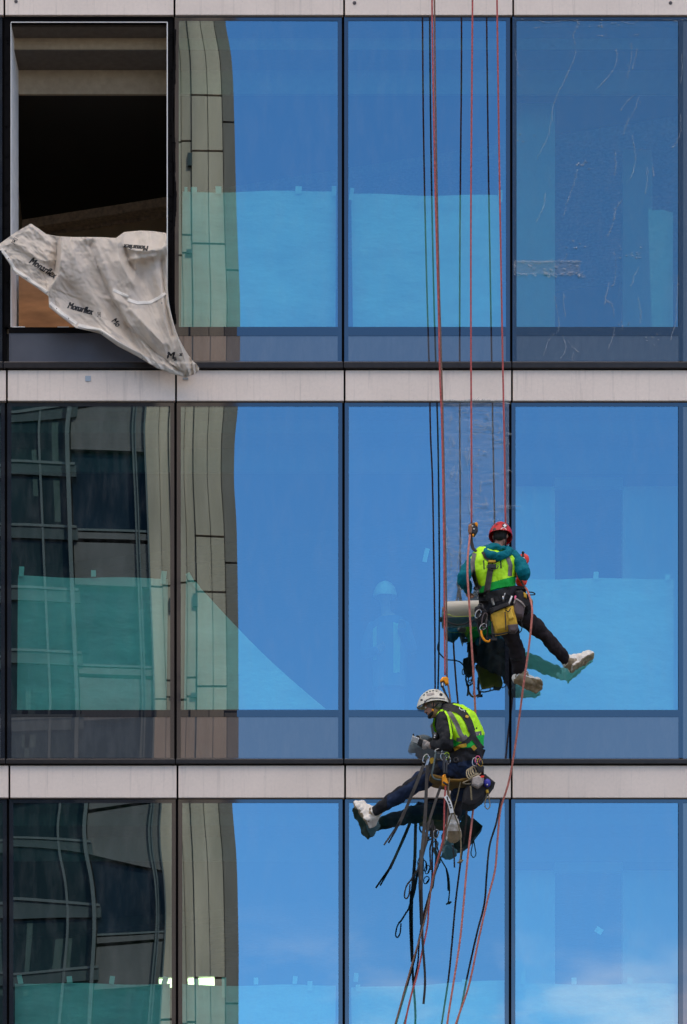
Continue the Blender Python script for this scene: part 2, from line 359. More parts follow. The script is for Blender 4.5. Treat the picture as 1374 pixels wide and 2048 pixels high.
# rooms behind the glass: slabs, bulkheads, ribbed soffit, oblique back wall, plastered partition
XL, XR = FX(-340), FX(1850)
zoff = {r: FZ(ROWS[r]['top']) - FZ(34) for r in ROWS}
for r in ROWS:
    dz = zoff[r]; q = ROWS[r]
    def zat(py, D): return CAMZ + (VY - py) * (40 + D) / F + dz
    fl = FZ(q['v1'])
    s = MB(); s.box(XL, XR, .105, 6.2, FZ(q['clad'][1]) + .02, fl - .03); bp(s, 'floor_slab', M['concrete'])
    zA, zB = zat(98, .35), zat(188, .82)
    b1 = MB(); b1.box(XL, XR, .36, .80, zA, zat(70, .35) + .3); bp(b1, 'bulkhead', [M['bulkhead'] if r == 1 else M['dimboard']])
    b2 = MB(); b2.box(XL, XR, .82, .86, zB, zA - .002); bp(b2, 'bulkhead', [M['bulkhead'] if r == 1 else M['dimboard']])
    s0 = MB(); s0.box(XL, XR, .02 + .09, .358, FZ(q['top']) - .06 , FZ(q['top']) + .2); 
    s0.box(XL, XR, .36, .82, zA - .012, zA - .003); bp(s0, 'soffit_board', M['soffit'])
    dk = MB(); dk.box(XL, XR, .87, 6.2, zB + .10, zB + .2, 1)
    k = 0
    while k < 46:                                             # ribs laid about 19 degrees off the facade
        y = -1.0 + k * .27; a = Vector((XL, y + 6.0, 0)); dx = XR - XL; yb = a.y - dx * math.tan(R(19))
        # clip the rib to the room
        pts = []
        for i in range(60):
            x = XL + dx * i / 59; yy = a.y - dx * i / 59 * math.tan(R(19))
            if .9 < yy < 6.0: pts.append((x, yy))
        if len(pts) > 2:
            (xa, ya), (xb, yb2) = pts[0], pts[-1]
            dk.add([(xa, ya, zB + .0), (xb, yb2, zB + .0), (xb, yb2 + .19, zB + .0), (xa, ya + .19, zB + .0), (xa, ya - .03, zB + .1), (xb, yb2 - .03, zB + .1), (xb, yb2 + .20, zB + .1), (xa, ya + .20, zB + .1)],
                   [(0,1,2,3), (0,4,5,1), (3,2,6,7), (0,3,7,4), (1,5,6,2)])
        k += 1
    bp(dk, 'ribbed_ceiling', [M['deck'] if r == 1 else M['deck_dim'], mat('deck_gap_shade', (.03, .025, .02), .9)])  # gaps near black against paler ribs: recess shade put into the colours
    bw = MB(); x0, x1 = FX(-340), FX(420); t19 = math.tan(R(19)); yb = 4.16; xr = FX(250)
    bw.add([(x0, yb - (x0 - xr) * t19, fl - .03), (x1, yb - (x1 - xr) * t19, fl - .03), (x1, yb - (x1 - xr) * t19, zB + .02), (x0, yb - (x0 - xr) * t19, zB + .02),
            (x0, yb + .1 - (x0 - xr) * t19, fl - .03), (x1, yb + .1 - (x1 - xr) * t19, fl - .03), (x1, yb + .1 - (x1 - xr) * t19, zB + .02), (x0, yb + .1 - (x0 - xr) * t19, zB + .02)],
           [(0,1,2,3), (4,7,6,5), (0,4,5,1), (3,2,6,7), (0,3,7,4), (1,5,6,2)])
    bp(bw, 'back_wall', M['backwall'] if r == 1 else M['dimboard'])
    en = MB(); en.box(XL, XR, 6.2, 6.3, fl - .03, zB + .2); en.box(XL - .1, XL, .1, 6.3, fl - .03, FZ(q['top']) + .2); en.box(XR, XR + .1, .1, 6.3, fl - .03, FZ(q['top']) + .2)
    bp(en, 'room_wall', M['concrete'])
    # plastered partition seen behind the right-hand windows, with a door-high dark opening
    def PX(px, D): return (px - VX) * (40 + D) / F
    pt = MB(); D = 1.25; z1 = zB
    lo, hi = fl - .03, zB
    if r == 1: segs = [(1028, 1110, lo, zat(175, D))] ; 
    else: segs = [(1028, 1110, lo, hi), (1246, 1372, lo, hi)]
    for a, b, za, zb in segs: pt.box(PX(a, D), PX(b, D), D, D + .12, za, zb)
    if r != 1: pt.box(PX(1110, D), PX(1246, D), D, D + .12, zat(134, D), hi)
    else: pt.box(PX(1246, 2.2), PX(1305, 2.2), 2.2, 2.3, lo, hi)
    bp(pt, 'partition', M['roomwall'])
dv = MB(); dv.box(FX(352), FX(358), .11, 6.1, FZ(654), FZ(60)); dv.box(FX(2), FX(6), .11, 6.1, FZ(654), FZ(60)); bp(dv, 'room_wall', M['bulkhead'])  # unseen side walls, added to keep teal light out of the open room
bk = MB(); c_ = P(38.5, 92, -.80); bk.box(c_.x - .02, c_.x + .03, .74, .80, c_.z - .10, c_.z + .10); bk.tube([c_ + Vector((.02, 0, .06)), c_ + Vector((.05, -.02, .0)), c_ + Vector((.03, 0, -.09))], .018, 6); bp(bk, 'wall_bracket', M['black'])
# the block itself: plinth, roof part and flanks
bb = MB(); bb.box(XL - 8, XR + 8, .02, 14, 0, FZ(2425)); bb.box(XL - 8, XL - .12, .02, 14, FZ(2424), FZ(-900)); bb.box(XR + .12, XR + 8, .02, 14, FZ(2424), FZ(-900)); bb.box(XL - .11, XR + .11, .02, 14, FZ(-746), FZ(-900)); bb.box(XL-.11, XR+.11, 6.35, 14, FZ(2424), FZ(-747))
bp(bb, 'outer_wall', M['clad'])
gr = MB(); gr.box(-400, 400, -400, 400, -.3, 0); tag(gr.build('ground', M['asphalt']), kind='structure')
# ------------------------------------------------------------ the block across the street (seen mirrored in the panes)
OY = -57.0
def OX(px): return (px - 400) / F * 97
O = empty('stone_clad_building', (-6, OY, 0)); tag(O, 'tall block across the street mirrored in the left windows, stone pier beside dark glazing', 'building')
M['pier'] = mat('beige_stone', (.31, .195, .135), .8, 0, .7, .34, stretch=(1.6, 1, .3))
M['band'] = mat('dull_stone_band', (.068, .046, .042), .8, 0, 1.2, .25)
M['pier2'] = mat('beige_stone_shaded', (.125, .078, .06), .8, 0, 1.2, .16, stretch=(1, 1, .25))  # pier stone darkened: shade of the side face put into its colour
M['opp_glass'] = mat('dark_window', (.006, .009, .013), .3, 0, .6, .4, spec=.15)
M['opp_green'] = mat('dark_curtain_glass', (.006, .010, .010), .35, 0, .5, .5, spec=.15)
M['opp_metal'] = mat('pale_mullion', (.045, .036, .03), .5)
M['opp_dark'] = mat('dark_joint', (.02, .02, .02), .8)
def op(mb, name, m, **k):
    o = mb.build(name, m, None, **k); o.parent = O; o.matrix_parent_inverse = Matrix.Translation(O.location).inverted(); return o
H = 66.0
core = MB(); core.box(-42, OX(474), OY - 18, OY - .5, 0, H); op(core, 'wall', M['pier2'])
def OZ(py): return CAMZ + (VY - py) / F * 97
per = 880 / F * 97            # repeat of the stone coursing
# pier: three flat panels with dark joints, stepped courses
def course(x0, x1, y, joints, name, m, gap=.028):
    z = sorted([0.0] + joints + [H]); 
    g = MB()
    for a, b in zip(z[:-1], z[1:]):
        if b - a > .1: g.box(x0, x1, OY - .4, y, a + gap, b - gap)
    op(g, name, m)
def js(offs): return [zz for o_ in offs for k in range(-3, 6) for zz in [OZ(o_) + k * per] if .5 < zz < H - .5]
full = js([308, 495, 198])
course(OX(381), OX(417.2), OY + .12, full, 'stone_panel', M['pier'])
course(OX(418.6), OX(447.5), OY + .12, full, 'stone_panel', M['pier'])
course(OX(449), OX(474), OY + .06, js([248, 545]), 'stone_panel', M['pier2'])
course(OX(350), OX(378.5), OY + .02, js([285, 475, 512]), 'stone_panel', M['pier'])
course(OX(312), OX(348.5), OY + .1, js([290, 520]), 'stone_panel', M['pier'])
nt_ = MB()
for z in js([312]): nt_.box(OX(368), OX(382), OY, OY + .135, z - .35, z)
for z in js([512]): nt_.box(OX(362), OX(380), OY, OY + .135, z - .05, z + .06)
op(nt_, 'notch_trim', M['opp_dark'])
# dark windows with double mullion and pale sill bands, storeys of 3.74 m
sto = 270 / F * 97
for k in range(0, 17):
    zb = OZ(1080) + (k - 9) * sto
    if zb < 1 or zb > H - 3: continue
    f = MB(); f.box(OX(163), OX(312), OY - .4, OY - .2, zb + .3, zb + .3 + sto * .62); wv = op(f, 'window', M['opp_glass'])
    f = MB(); f.box(OX(163), OX(312), OY - .4, OY - .02, zb - sto * .33, zb - .06); f.box(OX(163), OX(312), OY - .4, OY + .03, zb + .03, zb + .2); op(f, 'sill_band', M['band'])
    f = MB(); f.box(OX(163), OX(312), OY - .16, OY + .05, zb + .24, zb + .30); o2 = op(f, 'window_rail', M['opp_metal'])
f = MB()
for a in (282, 288.5): f.box(OX(a), OX(a + 2.6), OY - .2, OY + .08, 0, H)
f.box(OX(309), OX(313), OY - .2, OY + .12, 0, H); f.box(OX(284.8), OX(288.2), OY - .2, OY + .02, 0, H)
op(f, 'mullion', M['opp_metal'])
# curtain wall at the left
f = MB(); f.box(-42, OX(152), OY - .4, OY, 0, H); op(f, 'curtain_wall_glass', M['opp_green'])
f = MB(); f.box(OX(153), OX(161), OY - .4, OY + .3, 0, H); f.box(OX(96), OX(101), OY, OY + .12, 0, H)
for a in (-40, -180, -330, -480, -640): f.box(OX(a), OX(a + 6), OY, OY + .2, 0, H)
op(f, 'curtain_wall_mullion', M['opp_metal'])
f = MB(); f2 = MB()
for k in range(0, 40):
    z = 2.0 + k * sto / 2 * .93
    if z < H: f.box(-42, OX(170), OY + .005, OY + .14, z, z + .07); f2.box(-42, OX(172), OY + .002, OY + .10, z - .32, z - .002)
op(f, 'transom', M['opp_metal']); op(f2, 'transom_dark_box', M['opp_dark'])  # dark box right below each transom
f = MB()
rr = random.Random(8)
for k in range(40):
    x = OX(rr.uniform(-300, 150)); z = rr.uniform(15, 60); f.box(x, x + rr.uniform(.1, .5), OY + .001, OY + .006, z, z + rr.uniform(1, 3.0))
op(f, 'blind', mat('grey_green_blind', (.02, .028, .024), .8))
# ------------------------------------------------------------ paper sheets taped inside the panes, films, stickers, tube lights
M['paper'] = mat('white_paper_sheet', (.80, .80, .78), .9, 0, 1.8, .15, .012, 5, stretch=(1, 1, 2.2))
M['tape'] = mat('masking_tape', (.86, .86, .82), .7)
def sheet(poly, tapes, label, d=-.075, wav=.016, bow=0, group='paper sheets taped inside the panes'):
    """poly: photo pixels clockwise from top-left, four or three corners"""
    m = MB(); A, Bc, C_, D_ = poly; nx, ny = 14, 12; v = []; rs = random.Random(int(A[0] * 7 + A[1]))
    ph = rs.uniform(0, 6)
    for j in range(ny + 1):
        for i in range(nx + 1):
            u, t = i / nx, j / ny
            px = (A[0]*(1-u) + Bc[0]*u) * (1-t) + (D_[0]*(1-u) + C_[0]*u) * t
            py = (A[1]*(1-u) + Bc[1]*u) * (1-t) + (D_[1]*(1-u) + C_[1]*u) * t
            py += bow * math.sin(math.pi * t) * u
            if j == 0: py += 1.6 * math.sin(u * 9 + ph) + 2.5 * u * (1 - u)
            v.append(P(px, py, d - wav * math.sin(u * 7 + ph + t * 2) * t - .004))
    f = [(j*(nx+1)+i, j*(nx+1)+i+1, (j+1)*(nx+1)+i+1, (j+1)*(nx+1)+i) for j in range(ny) for i in range(nx)]
    n = len(v); back = [p + Vector((0, .0015, 0)) for p in v]
    f += [tuple(k + n for k in q[::-1]) for q in f]
    m.add(v + back, f)
    o = m.build('paper_sheet', M['paper'], None, smooth=True); tag(o, label, 'paper sheet', group)
    for (x, y, wd, h, rot) in tapes:
        t = MB(); c = Vector((x, y, 0)); pts = []
        for sx_, sy_ in ((-1,-1), (1,-1), (1,1), (-1,1)):
            a, b = sx_ * wd/2, sy_ * h/2; pts.append(P(x + a*math.cos(rot) - b*math.sin(rot), y + a*math.sin(rot) + b*math.cos(rot), d + .012))
        t.prism(pts, (0, .002, 0)); t.build('tape', M['tape'], o)
    return o
sheet([(365, 384), (672, 381), (671, 654), (362, 654)], [(372, 385, 6, 22, 0), (388, 381, 12, 14, 0), (437, 380, 12, 15, 0), (597, 380, 13, 15, .05), (668, 382, 9, 20, 0)], 'white paper sheet behind the window to the right of the open one, top storey')
sheet([(702, 388), (1000, 391), (1002, 654), (706, 654)], [(703, 388, 8, 24, .15), (1001, 392, 8, 24, 0)], 'white paper sheet behind the top storey window crossed by the red ropes')
sheet([(1296, 417), (1346, 423), (1346, 654), (1303, 654)], [], 'narrow paper sheet at the right edge of the scuffed top right window')
sheet([(36, 1152), (336, 1157), (333, 1420), (34, 1420)], [(43, 1143, 10, 20, .05), (187, 1147, 10, 13, 0), (327, 1155, 11, 26, .12)], 'paper sheet in the middle storey window at the far left, mirroring dark glazing')
sheet([(372, 1152), (398, 1172), (652, 1418), (368, 1419)], [(380, 1156, 9, 22, -.5), (392, 1171, 9, 14, -.7)], 'paper sheet cut to a slanting triangle, fallen from its top right corner', bow=11)
sheet([(1024, 1157), (1348, 1157), (1348, 1420), (1026, 1420)], [(1192, 1151, 10, 15, .06), (1335, 1154, 9, 12, 0)], 'wide paper sheet behind the red helmeted worker\'s feet')
sheet([(30, 1966), (340, 1968), (340, 2220), (30, 2220)], [(40, 1959, 10, 18, -.2), (139, 1960, 11, 15, -.1), (224, 1960, 10, 16, .15), (330, 1961, 11, 16, .3)], 'paper sheet with four tape tabs in the bottom left window')
sheet([(362, 1970), (672, 1970), (668, 2220), (362, 2220)], [(393, 1964, 9, 13, 0), (448, 1975, 9, 40, 0), (590, 1960, 9, 16, .1), (512, 1962, 9, 14, 0), (620, 1972, 10, 20, 0)], 'paper sheet in the bottom window beside the mirrored pier')
sheet([(702, 1976), (1010, 1960), (1010, 2220), (706, 2220)], [(712, 1955, 9, 18, .1), (716, 1976, 9, 14, 0), (930, 1963, 12, 8, 0)], 'paper sheet in the bottom window below the white helmeted worker')
sheet([(1032, 1968), (1350, 1968), (1350, 2220), (1034, 2220)], [(1046, 1955, 9, 26, .1), (1148, 1962, 10, 14, 0), (1260, 1962, 9, 14, .1)], 'paper sheet at the bottom of the lowest right window')
# loose bits of tape stuck on the inside of panes
for (x, y, wd, h, rot, lab) in ((852, 1110, 9, 28, .22, 'strip of tape stuck on the pane left of the black rope reflections'), (1198, 1861, 15, 12, .55, 'small square sticker high on the bottom right pane'), (176, 757, 11, 11, 0, 'tiny silver sticker on the pale panel under the open window'), (371, 757, 11, 4, 0, 'tiny silver sticker just under the tarp tip')):
    t = MB(); ins = y > 1000; pts = [P(x + a*math.cos(rot) - b*math.sin(rot), y + a*math.sin(rot) + b*math.cos(rot), -.02 if ins else .044) for a, b in ((-wd/2,-h/2), (wd/2,-h/2), (wd/2,h/2), (-wd/2,h/2))]
    t.prism(pts, (0, .002, 0)); o = t.build('sticker', M['tape'] if ins else mat('silver_label', (.42, .48, .52), .35, .4)); tag(o, lab, 'sticker')
# tube lights hung in the room of the bottom storey
M['lamp'] = bpy.data.materials.new('tube_light'); M['lamp'].use_nodes = True
pb = M['lamp'].node_tree.nodes['Principled BSDF']; pb.inputs['Emission Color'].default_value = (1, .78, .42, 1); pb.inputs['Emission Strength'].default_value = 3.2; pb.inputs['Base Color'].default_value = (.8, .8, .7, 1)
for (a, b, y, lab) in ((318, 344, 1967, 'lit ceiling tube left of the dark joint in the bottom storey'), (376, 388, 1966, 'short lit tube just right of the dark joint'), (397, 429, 1965, 'longest lit ceiling tube in the bottom storey room')):
    D = 2.4; t = MB(); t.tube([P(a, y, -D), P(b, y - 1, -D)], .055, 10); o = t.build('tube_light', M['lamp'], None, smooth=True); tag(o, lab, 'ceiling light', 'lit tubes in the bottom storey room')
    hh = MB(); p0, p1 = P(a, y, -D), P(b, y - 1, -D); hh.box(p0.x, p1.x, D - .06, D + .06, p0.z + .06, p0.z + .10)
    for q in (p0.x + .05, p1.x - .05): hh.tube([(q, D, p0.z + .10), (q, D, p0.z + .45)], .006, 5)
    hh.build('lamp_housing', M['sill_edge'], o)

# --- clear protective film: old, creased and brittle on the top right window; a fresh strip coming off the middle one
def film_mat(name, base, amt, tint=(.80, .82, .85)):
    m = bpy.data.materials.new(name); m.use_nodes = True; t = m.node_tree; t.nodes.clear(); n = t.nodes; l = t.links
    o = n.new('ShaderNodeOutputMaterial'); tr = n.new('ShaderNodeBsdfTransparent'); tr.inputs[0].default_value = (*tint, 1)
    df = n.new('ShaderNodeBsdfDiffuse'); df.inputs[0].default_value = (.75, .76, .78, 1); gl = n.new('ShaderNodeBsdfGlossy'); gl.inputs['Roughness'].default_value = .22
    a = n.new('ShaderNodeMixShader'); a.inputs[0].default_value = .5; b = n.new('ShaderNodeMixShader')
    g = n.new('ShaderNodeNewGeometry'); mp = n.new('ShaderNodeMapping'); mp.inputs['Scale'].default_value = (1.2, 1, 5); q = n.new('ShaderNodeTexNoise'); q.inputs['Scale'].default_value = 5; q.inputs['Detail'].default_value = 9; q.inputs['Roughness'].default_value = .72; q.inputs['Distortion'].default_value = 2.0
    r = n.new('ShaderNodeMapRange'); r.inputs['From Min'].default_value = .48; r.inputs['From Max'].default_value = .78; r.inputs['To Min'].default_value = base; r.inputs['To Max'].default_value = amt
    l.new(g.outputs['Position'], mp.inputs[0]); l.new(mp.outputs[0], q.inputs['Vector']); l.new(q.outputs['Fac'], r.inputs['Value']); l.new(r.outputs[0], b.inputs[0])
    u = n.new('ShaderNodeBump'); u.inputs['Distance'].default_value = .01; l.new(q.outputs['Fac'], u.inputs['Height']); l.new(u.outputs[0], gl.inputs['Normal'])
    l.new(df.outputs[0], a.inputs[1]); l.new(gl.outputs[0], a.inputs[2]); l.new(tr.outputs[0], b.inputs[1]); l.new(a.outputs[0], b.inputs[2]); l.new(b.outputs[0], o.inputs[0])
    return m
M['film_old'] = film_mat('old_film', .01, .035, (.84, .82, .80)); M['film_new'] = film_mat('fresh_film', .08, .34, (.80, .86, .88))
M['crease'] = film_mat('white_crease', .38, .7, (.95, .96, .97))
def hairs(mb, pts, dens, ln, wd, d, rs, spread=3, m=1):
    """feathery whitened creases along a line"""
    S = spline(pts, 6)
    if spread > 0.55 and math.dist(S[0], S[-1]) > 18:      # the fold line itself, thin and slightly jagged
        J = [P(a + rs.gauss(0, .5), b, d + .001) for a, b in S[::2]]; wv = [rs.uniform(.0004, .0018) for _ in J]
        mb.tube(J, wv, 4, m=m)
    for i in range(len(S) - 1):
        seg = math.dist(S[i], S[i+1])
        for k in range(max(1, int(seg * dens))):
            t = rs.random(); x = S[i][0] + (S[i+1][0] - S[i][0]) * t + rs.gauss(0, spread); y = S[i][1] + (S[i+1][1] - S[i][1]) * t
            an = math.atan2(S[i+1][1] - S[i][1], S[i+1][0] - S[i][0]) + rs.gauss(0, .35); q = ln * rs.uniform(.3, 1.3); ww = wd * rs.uniform(.4, 1.2)
            dx, dy = math.cos(an) * q, math.sin(an) * q; nx_, ny_ = -math.sin(an) * ww, math.cos(an) * ww
            k_ = d + rs.uniform(0, .003)
            mb.prism([P(x, y, k_), P(x + dx*.5 + nx_, y + dy*.5 + ny_, k_ + .002), P(x + dx, y + dy, k_), P(x + dx*.5 - nx_, y + dy*.5 - ny_, k_ + .001)], (0, .0015, 0), m)
def zc(pts): return [(1000 + a / 2.626, b / 2.626) for a, b in pts]
rs = random.Random(21); fm = MB()
def flat_film(mb, x0, x1, y0, y1, d, nx=16, ny=30, amp=.002):
    v = []
    for j in range(ny + 1):
        for i in range(nx + 1):
            p = P(x0 + (x1-x0)*i/nx, y0 + (y1-y0)*j/ny, 0); v.append((p.x, -d - amp * noise.noise(Vector((p.x*4, 0, p.z*4))), p.z))
    mb.add(v, [(j*(nx+1)+i, j*(nx+1)+i+1, (j+1)*(nx+1)+i+1, (j+1)*(nx+1)+i) for j in range(ny) for i in range(nx)])
flat_film(fm, 1026, 1374, 37, 724, .010)
for pts, dn, sp in (
    ([(400,100),(408,130),(385,180),(398,250),(385,320),(350,395),(325,450),(300,495),(278,570),(268,640)], 1.6, 1.4),
    ([(268,640),(250,720),(222,775),(198,830)], 1.1, 1.6), ([(408,885),(395,940),(370,1010),(350,1070),(332,1150)], 1.5, 1.2),
    ([(612,250),(612,320),(590,370),(545,430),(515,460)], .8, 1.2), ([(690,220),(690,290),(680,350),(670,410)], 1.4, 2.6), ([(722,250),(712,300),(695,360)], 1.0, 1.6),
    ([(735,500),(700,590),(665,650),(650,705)], 1.3, 1.8), ([(720,490),(670,530),(632,580)], .8, 1.2), ([(695,710),(705,770),(712,830),(700,900),(688,935)], 1.1, 1.5), ([(750,770),(715,815)], 1.2, .8),
    ([(605,790),(608,860),(602,920)], .6, 1), ([(775,880),(772,950),(765,1020)], 1.3, 1.6), ([(805,870),(808,920)], .8, 1.2),
    ([(645,1045),(612,1090),(598,1150),(585,1200),(560,1245)], 1.0, 1), ([(598,1060),(600,1150)], .5, .8), ([(600,1310),(610,1400),(602,1480),(590,1500)], 1.0, 1.0),
    ([(575,1480),(560,1540),(555,1570),(590,1600),(600,1660)], 1.1, 1.2), ([(555,1575),(548,1590)], 1, 1), ([(700,1320),(694,1335),(712,1350)], 1.5, 1), ([(745,1320),(722,1338)], 1.3, .6),
    ([(730,1400),(705,1450),(690,1500)], .9, 1.5), ([(725,1560),(740,1640),(735,1690)], .7, 1.4), ([(335,1540),(335,1600),(345,1660)], .7, 1.4), ([(285,1550),(310,1690),(305,1740)], .6, 1.2),
    ([(600,1720),(595,1760),(570,1830)], 1.2, 1.4), ([(285,1750),(250,1800),(230,1865)], 1.1, 1.4), ([(330,1760),(345,1830),(310,1900)], 1.1, 1.8), ([(350,1780),(380,1820),(410,1845)], 1.3, .6), ([(385,1850),(378,1905)], .9, 1),
    ([(240,1010),(228,1090),(190,1160)], .45, 1), ([(620,1280),(635,1310)], .8, 1), ([(925,1600),(925,1680),(905,1750),(900,1775)], 1.0, 1.4), ([(935,1440),(930,1600)], .7, 1.0),
    ([(952,280),(958,360),(948,440)], 1.0, 1.6), ([(948,600),(950,680),(935,730),(905,775)], .7, 1.2), ([(845,100),(900,106),(935,108),(975,98)], 1.2, .6), ([(640,112),(680,124),(720,112)], 1.2, 1.0),
    ([(80,260),(90,330),(98,400)], .9, 1.6), ([(205,105),(250,118),(380,104),(420,125)], .8, 1.0), ([(695,185),(725,182)], 1.4, .6), ([(175,148),(205,140)], 1.4, .8), ([(510,185),(550,186)], .8, .6), ([(350,1320),(345,1370)], .8, .8)):
    hairs(fm, zc(pts), dn * .20, 6, .26, .012, rs, sp * .6)
for k in range(60):
    a = rs.choice([(120, 75), (480, 120), (600, 125), (420, 850), (410, 1290), (130, 730), (700, 1330), (640, 1700), (800, 1770)])
    x, y = a[0] + rs.gauss(0, 30), a[1] + rs.gauss(0, 18); hairs(fm, zc([(x, y), (x + 3, y + 2)]), 1, 2.2, .5, .012, rs, .5)
o = fm.build('protective_film', [M['film_old'], M['crease']]); tag(o, 'old clear protective film over the top right window, whitened by long creases', 'plastic film')
M['clear_tape'] = film_mat('clear_tape', .03, .10, (.95, .96, .96)); tp = MB(); tp.box(FX(1027), FX(1160), -.020, -.0135, FZ(548), FZ(522)); rs2 = random.Random(3)
hairs(tp, [(1028, 522.5), (1162, 523)], .5, 8, .35, .022, rs2, .2); hairs(tp, [(1028, 547.5), (1162, 548)], .5, 8, .35, .022, rs2, .2); hairs(tp, [(1028, 523), (1028, 547)], .5, 6, .4, .022, rs2, .2)
for k in range(26):
    x = rs2.uniform(1034, 1165); y = rs2.uniform(526, 552); hairs(tp, [(x, y), (x + rs2.uniform(-4, 8), y + rs2.uniform(0, 5))], .4, 5, .45, .022, rs2, 1)
o = tp.build('packing_tape', [M['clear_tape'], M['crease']]); tag(o, 'band of crinkled clear packing tape stuck across the creased film', 'tape')
# fresh strip from the head of the middle window down to the roll in the worker's hands
ff = MB(); v = []; nx, ny = 40, 90
for j in range(ny + 1):
    for i in range(nx + 1):
        u, t = i / nx, j / ny; y = 800 + (1212 - 800) * t; x = 887 + (1018 - 887) * u
        if j == 0: y += 4 * noise.noise(Vector((u * 6, 2, 0)))
        fan = max(0, (t - .68) / .32); ang = math.atan2(x - 925 + 1e-3, 1130 - y)
        dd = .036 + .05 * fan * fan + .010 * noise.noise(Vector((u * 5, t * 5, 1))) + fan * .022 * math.sin(ang * 22 + 2 * noise.noise(Vector((u*3, t*3, 0)))) 
        dd += .02 * max(0, .06 - t) / .06
        v.append(P(x, y, max(dd, .042 if y < 806 else .008)))
ff.add(v, [(j*(nx+1)+i, j*(nx+1)+i+1, (j+1)*(nx+1)+i+1, (j+1)*(nx+1)+i) for j in range(ny) for i in range(nx)])
rs = random.Random(9)
for k in range(70):
    x, y = rs.uniform(892, 1012), rs.uniform(815, 1120); a = rs.uniform(-.4, .25) if rs.random() < .6 else rs.uniform(1.2, 1.9); q = rs.uniform(5, 24)
    hairs(ff, [(x, y), (x + q * math.cos(a), y + q * math.sin(a)), (x + q * 1.6 * math.cos(a), y + q * 1.3 * math.sin(a) + 2)], .12, 7, .28, .056, rs, .6)
for k in range(26):
    x, y = rs.gauss(950, 28), rs.uniform(840, 930); hairs(ff, [(x, y), (x + 3, y - 2)], .5, 2.6, .55, .056, rs, .4)
for k in range(12):
    a = rs.uniform(0.15, 1.4); hairs(ff, [(892, 1085), (892 + 34 * math.cos(a), 1085 + 44 * math.sin(a)), (892 + 62 * math.cos(a), 1085 + 90 * math.sin(a))], .25, 7, .35, .085, rs, .5)
hairs(ff, [(888, 803), (905, 800), (925, 803), (960, 799), (1000, 804), (1018, 806)], .5, 6, .4, .060, rs, .4)
o = ff.build('protective_film', [M['film_new'], M['crease']], None, smooth=True); tag(o, 'fresh strip of clear film peeling from the middle window above the roll', 'plastic film')
rl = MB(); a, b = P(888, 1219, .17), P(984, 1216, .17)
def roll(mb, a, b, r, m=0):
    n = 24; ax = (b - a).normalized(); u = Vector((0, 0, 1)); u = (u - ax * u.dot(ax)).normalized(); w_ = ax.cross(u); rg = []
    for t, q in ((.0, .55), (.0, .98), (.004, 1), (.5, 1.0), (.996, 1), (1, .98), (1, .55)):
        rg.append([a + (b - a) * t + (u * math.cos(6.2832*k/n) + w_ * math.sin(6.2832*k/n)) * r * q * (1 + (.04 if k == 0 else 0)) for k in range(n)])
    mb.rings(rg, True, m)
roll(rl, a, b, .088)
fr_ = rl.build('film_roll', mat('rolled_film', (.66, .60, .50), .35, 0, 3, .12, .003, 14, stretch=(1, 6, 6)), None, smooth=True); tag(fr_, 'thick cream roll of film held against the glass by the red helmeted worker', 'film roll')
cmb = MB(); roll(cmb, a + Vector((-.02, 0, 0)), b + Vector((.02, 0, 0)), .028); cmb.build('core_tube', mat('card_core', (.3, .22, .14), .8), fr_, smooth=True)
yc = MB(); yc.tube([P(*q) for q in spline([(889, 1231, .20), (897, 1229, .262), (908, 1233, .27), (925, 1233, .272), (944, 1232, .27), (960, 1229, .265), (976, 1221, .27)], 6)], .004, 6)
o = yc.build('cord', mat('yellow_green_cord', (.42, .5, .06), .7)); tag(o, 'thin yellow green cord tied under the film roll', 'cord')

# --- the torn-loose tarpaulin hanging out of the open window
def tarp_mat():
    m = mat('reinforced_sheeting', (.88, .765, .64), .34, 0, 9, .08, .004, 34); t = m.node_tree; n = t.nodes; b = n['Principled BSDF']; l = t.links
    tl = n.new('ShaderNodeBsdfTranslucent'); tl.inputs[0].default_value = (.66, .62, .56, 1); x = n.new('ShaderNodeMixShader'); x.inputs[0].default_value = .28
    tr = n.new('ShaderNodeBsdfTransparent'); x2 = n.new('ShaderNodeMixShader'); x2.inputs[0].default_value = .10
    o = [q for q in n if q.type == 'OUTPUT_MATERIAL'][0]
    l.new(b.outputs[0], x.inputs[1]); l.new(tl.outputs[0], x.inputs[2]); l.new(x.outputs[0], x2.inputs[1]); l.new(tr.outputs[0], x2.inputs[2]); l.new(x2.outputs[0], o.inputs[0]); return m
M['tarp'] = tarp_mat(); M['hem'] = mat('welded_hem', (.80, .74, .66), .45, 0, 14, .08, .003, 40)
M['ink'] = mat('black_print', (.012, .012, .014), .55)
TOP = [(0, 487), (30, 465), (62, 447), (80, 459), (92, 468), (112, 472), (125, 473), (148, 474), (170, 474), (200, 474), (232, 476), (248, 464), (280, 461), (305, 462), (333, 466)]
BOT = [(0, 500), (14, 520), (30, 546), (60, 566), (97, 592), (98, 614), (122, 634), (152, 656), (200, 667), (235, 692), (275, 713), (315, 737), (345, 748), (372, 755), (392, 747)]
RIGHT = [(333, 466), (335, 540), (336, 585), (342, 625), (356, 672), (378, 712), (398, 735), (392, 747)]
LEFTE = [(0, 487), (-3, 494), (0, 500)]
def arc(pts, n):
    S = np.array(spline(pts, 10)); d = np.r_[0, np.cumsum(np.hypot(*np.diff(S, axis=0).T))]; q = np.linspace(0, d[-1], n)
    return np.c_[np.interp(q, d, S[:, 0]), np.interp(q, d, S[:, 1])]
NU, NV = 150, 96
def param(pts, n):      # keep the traced correspondence: equal parameter per control point
    S = np.array(pts, float); q = np.linspace(0, len(S) - 1, n); return np.c_[np.interp(q, range(len(S)), S[:, 0]), np.interp(q, range(len(S)), S[:, 1])]
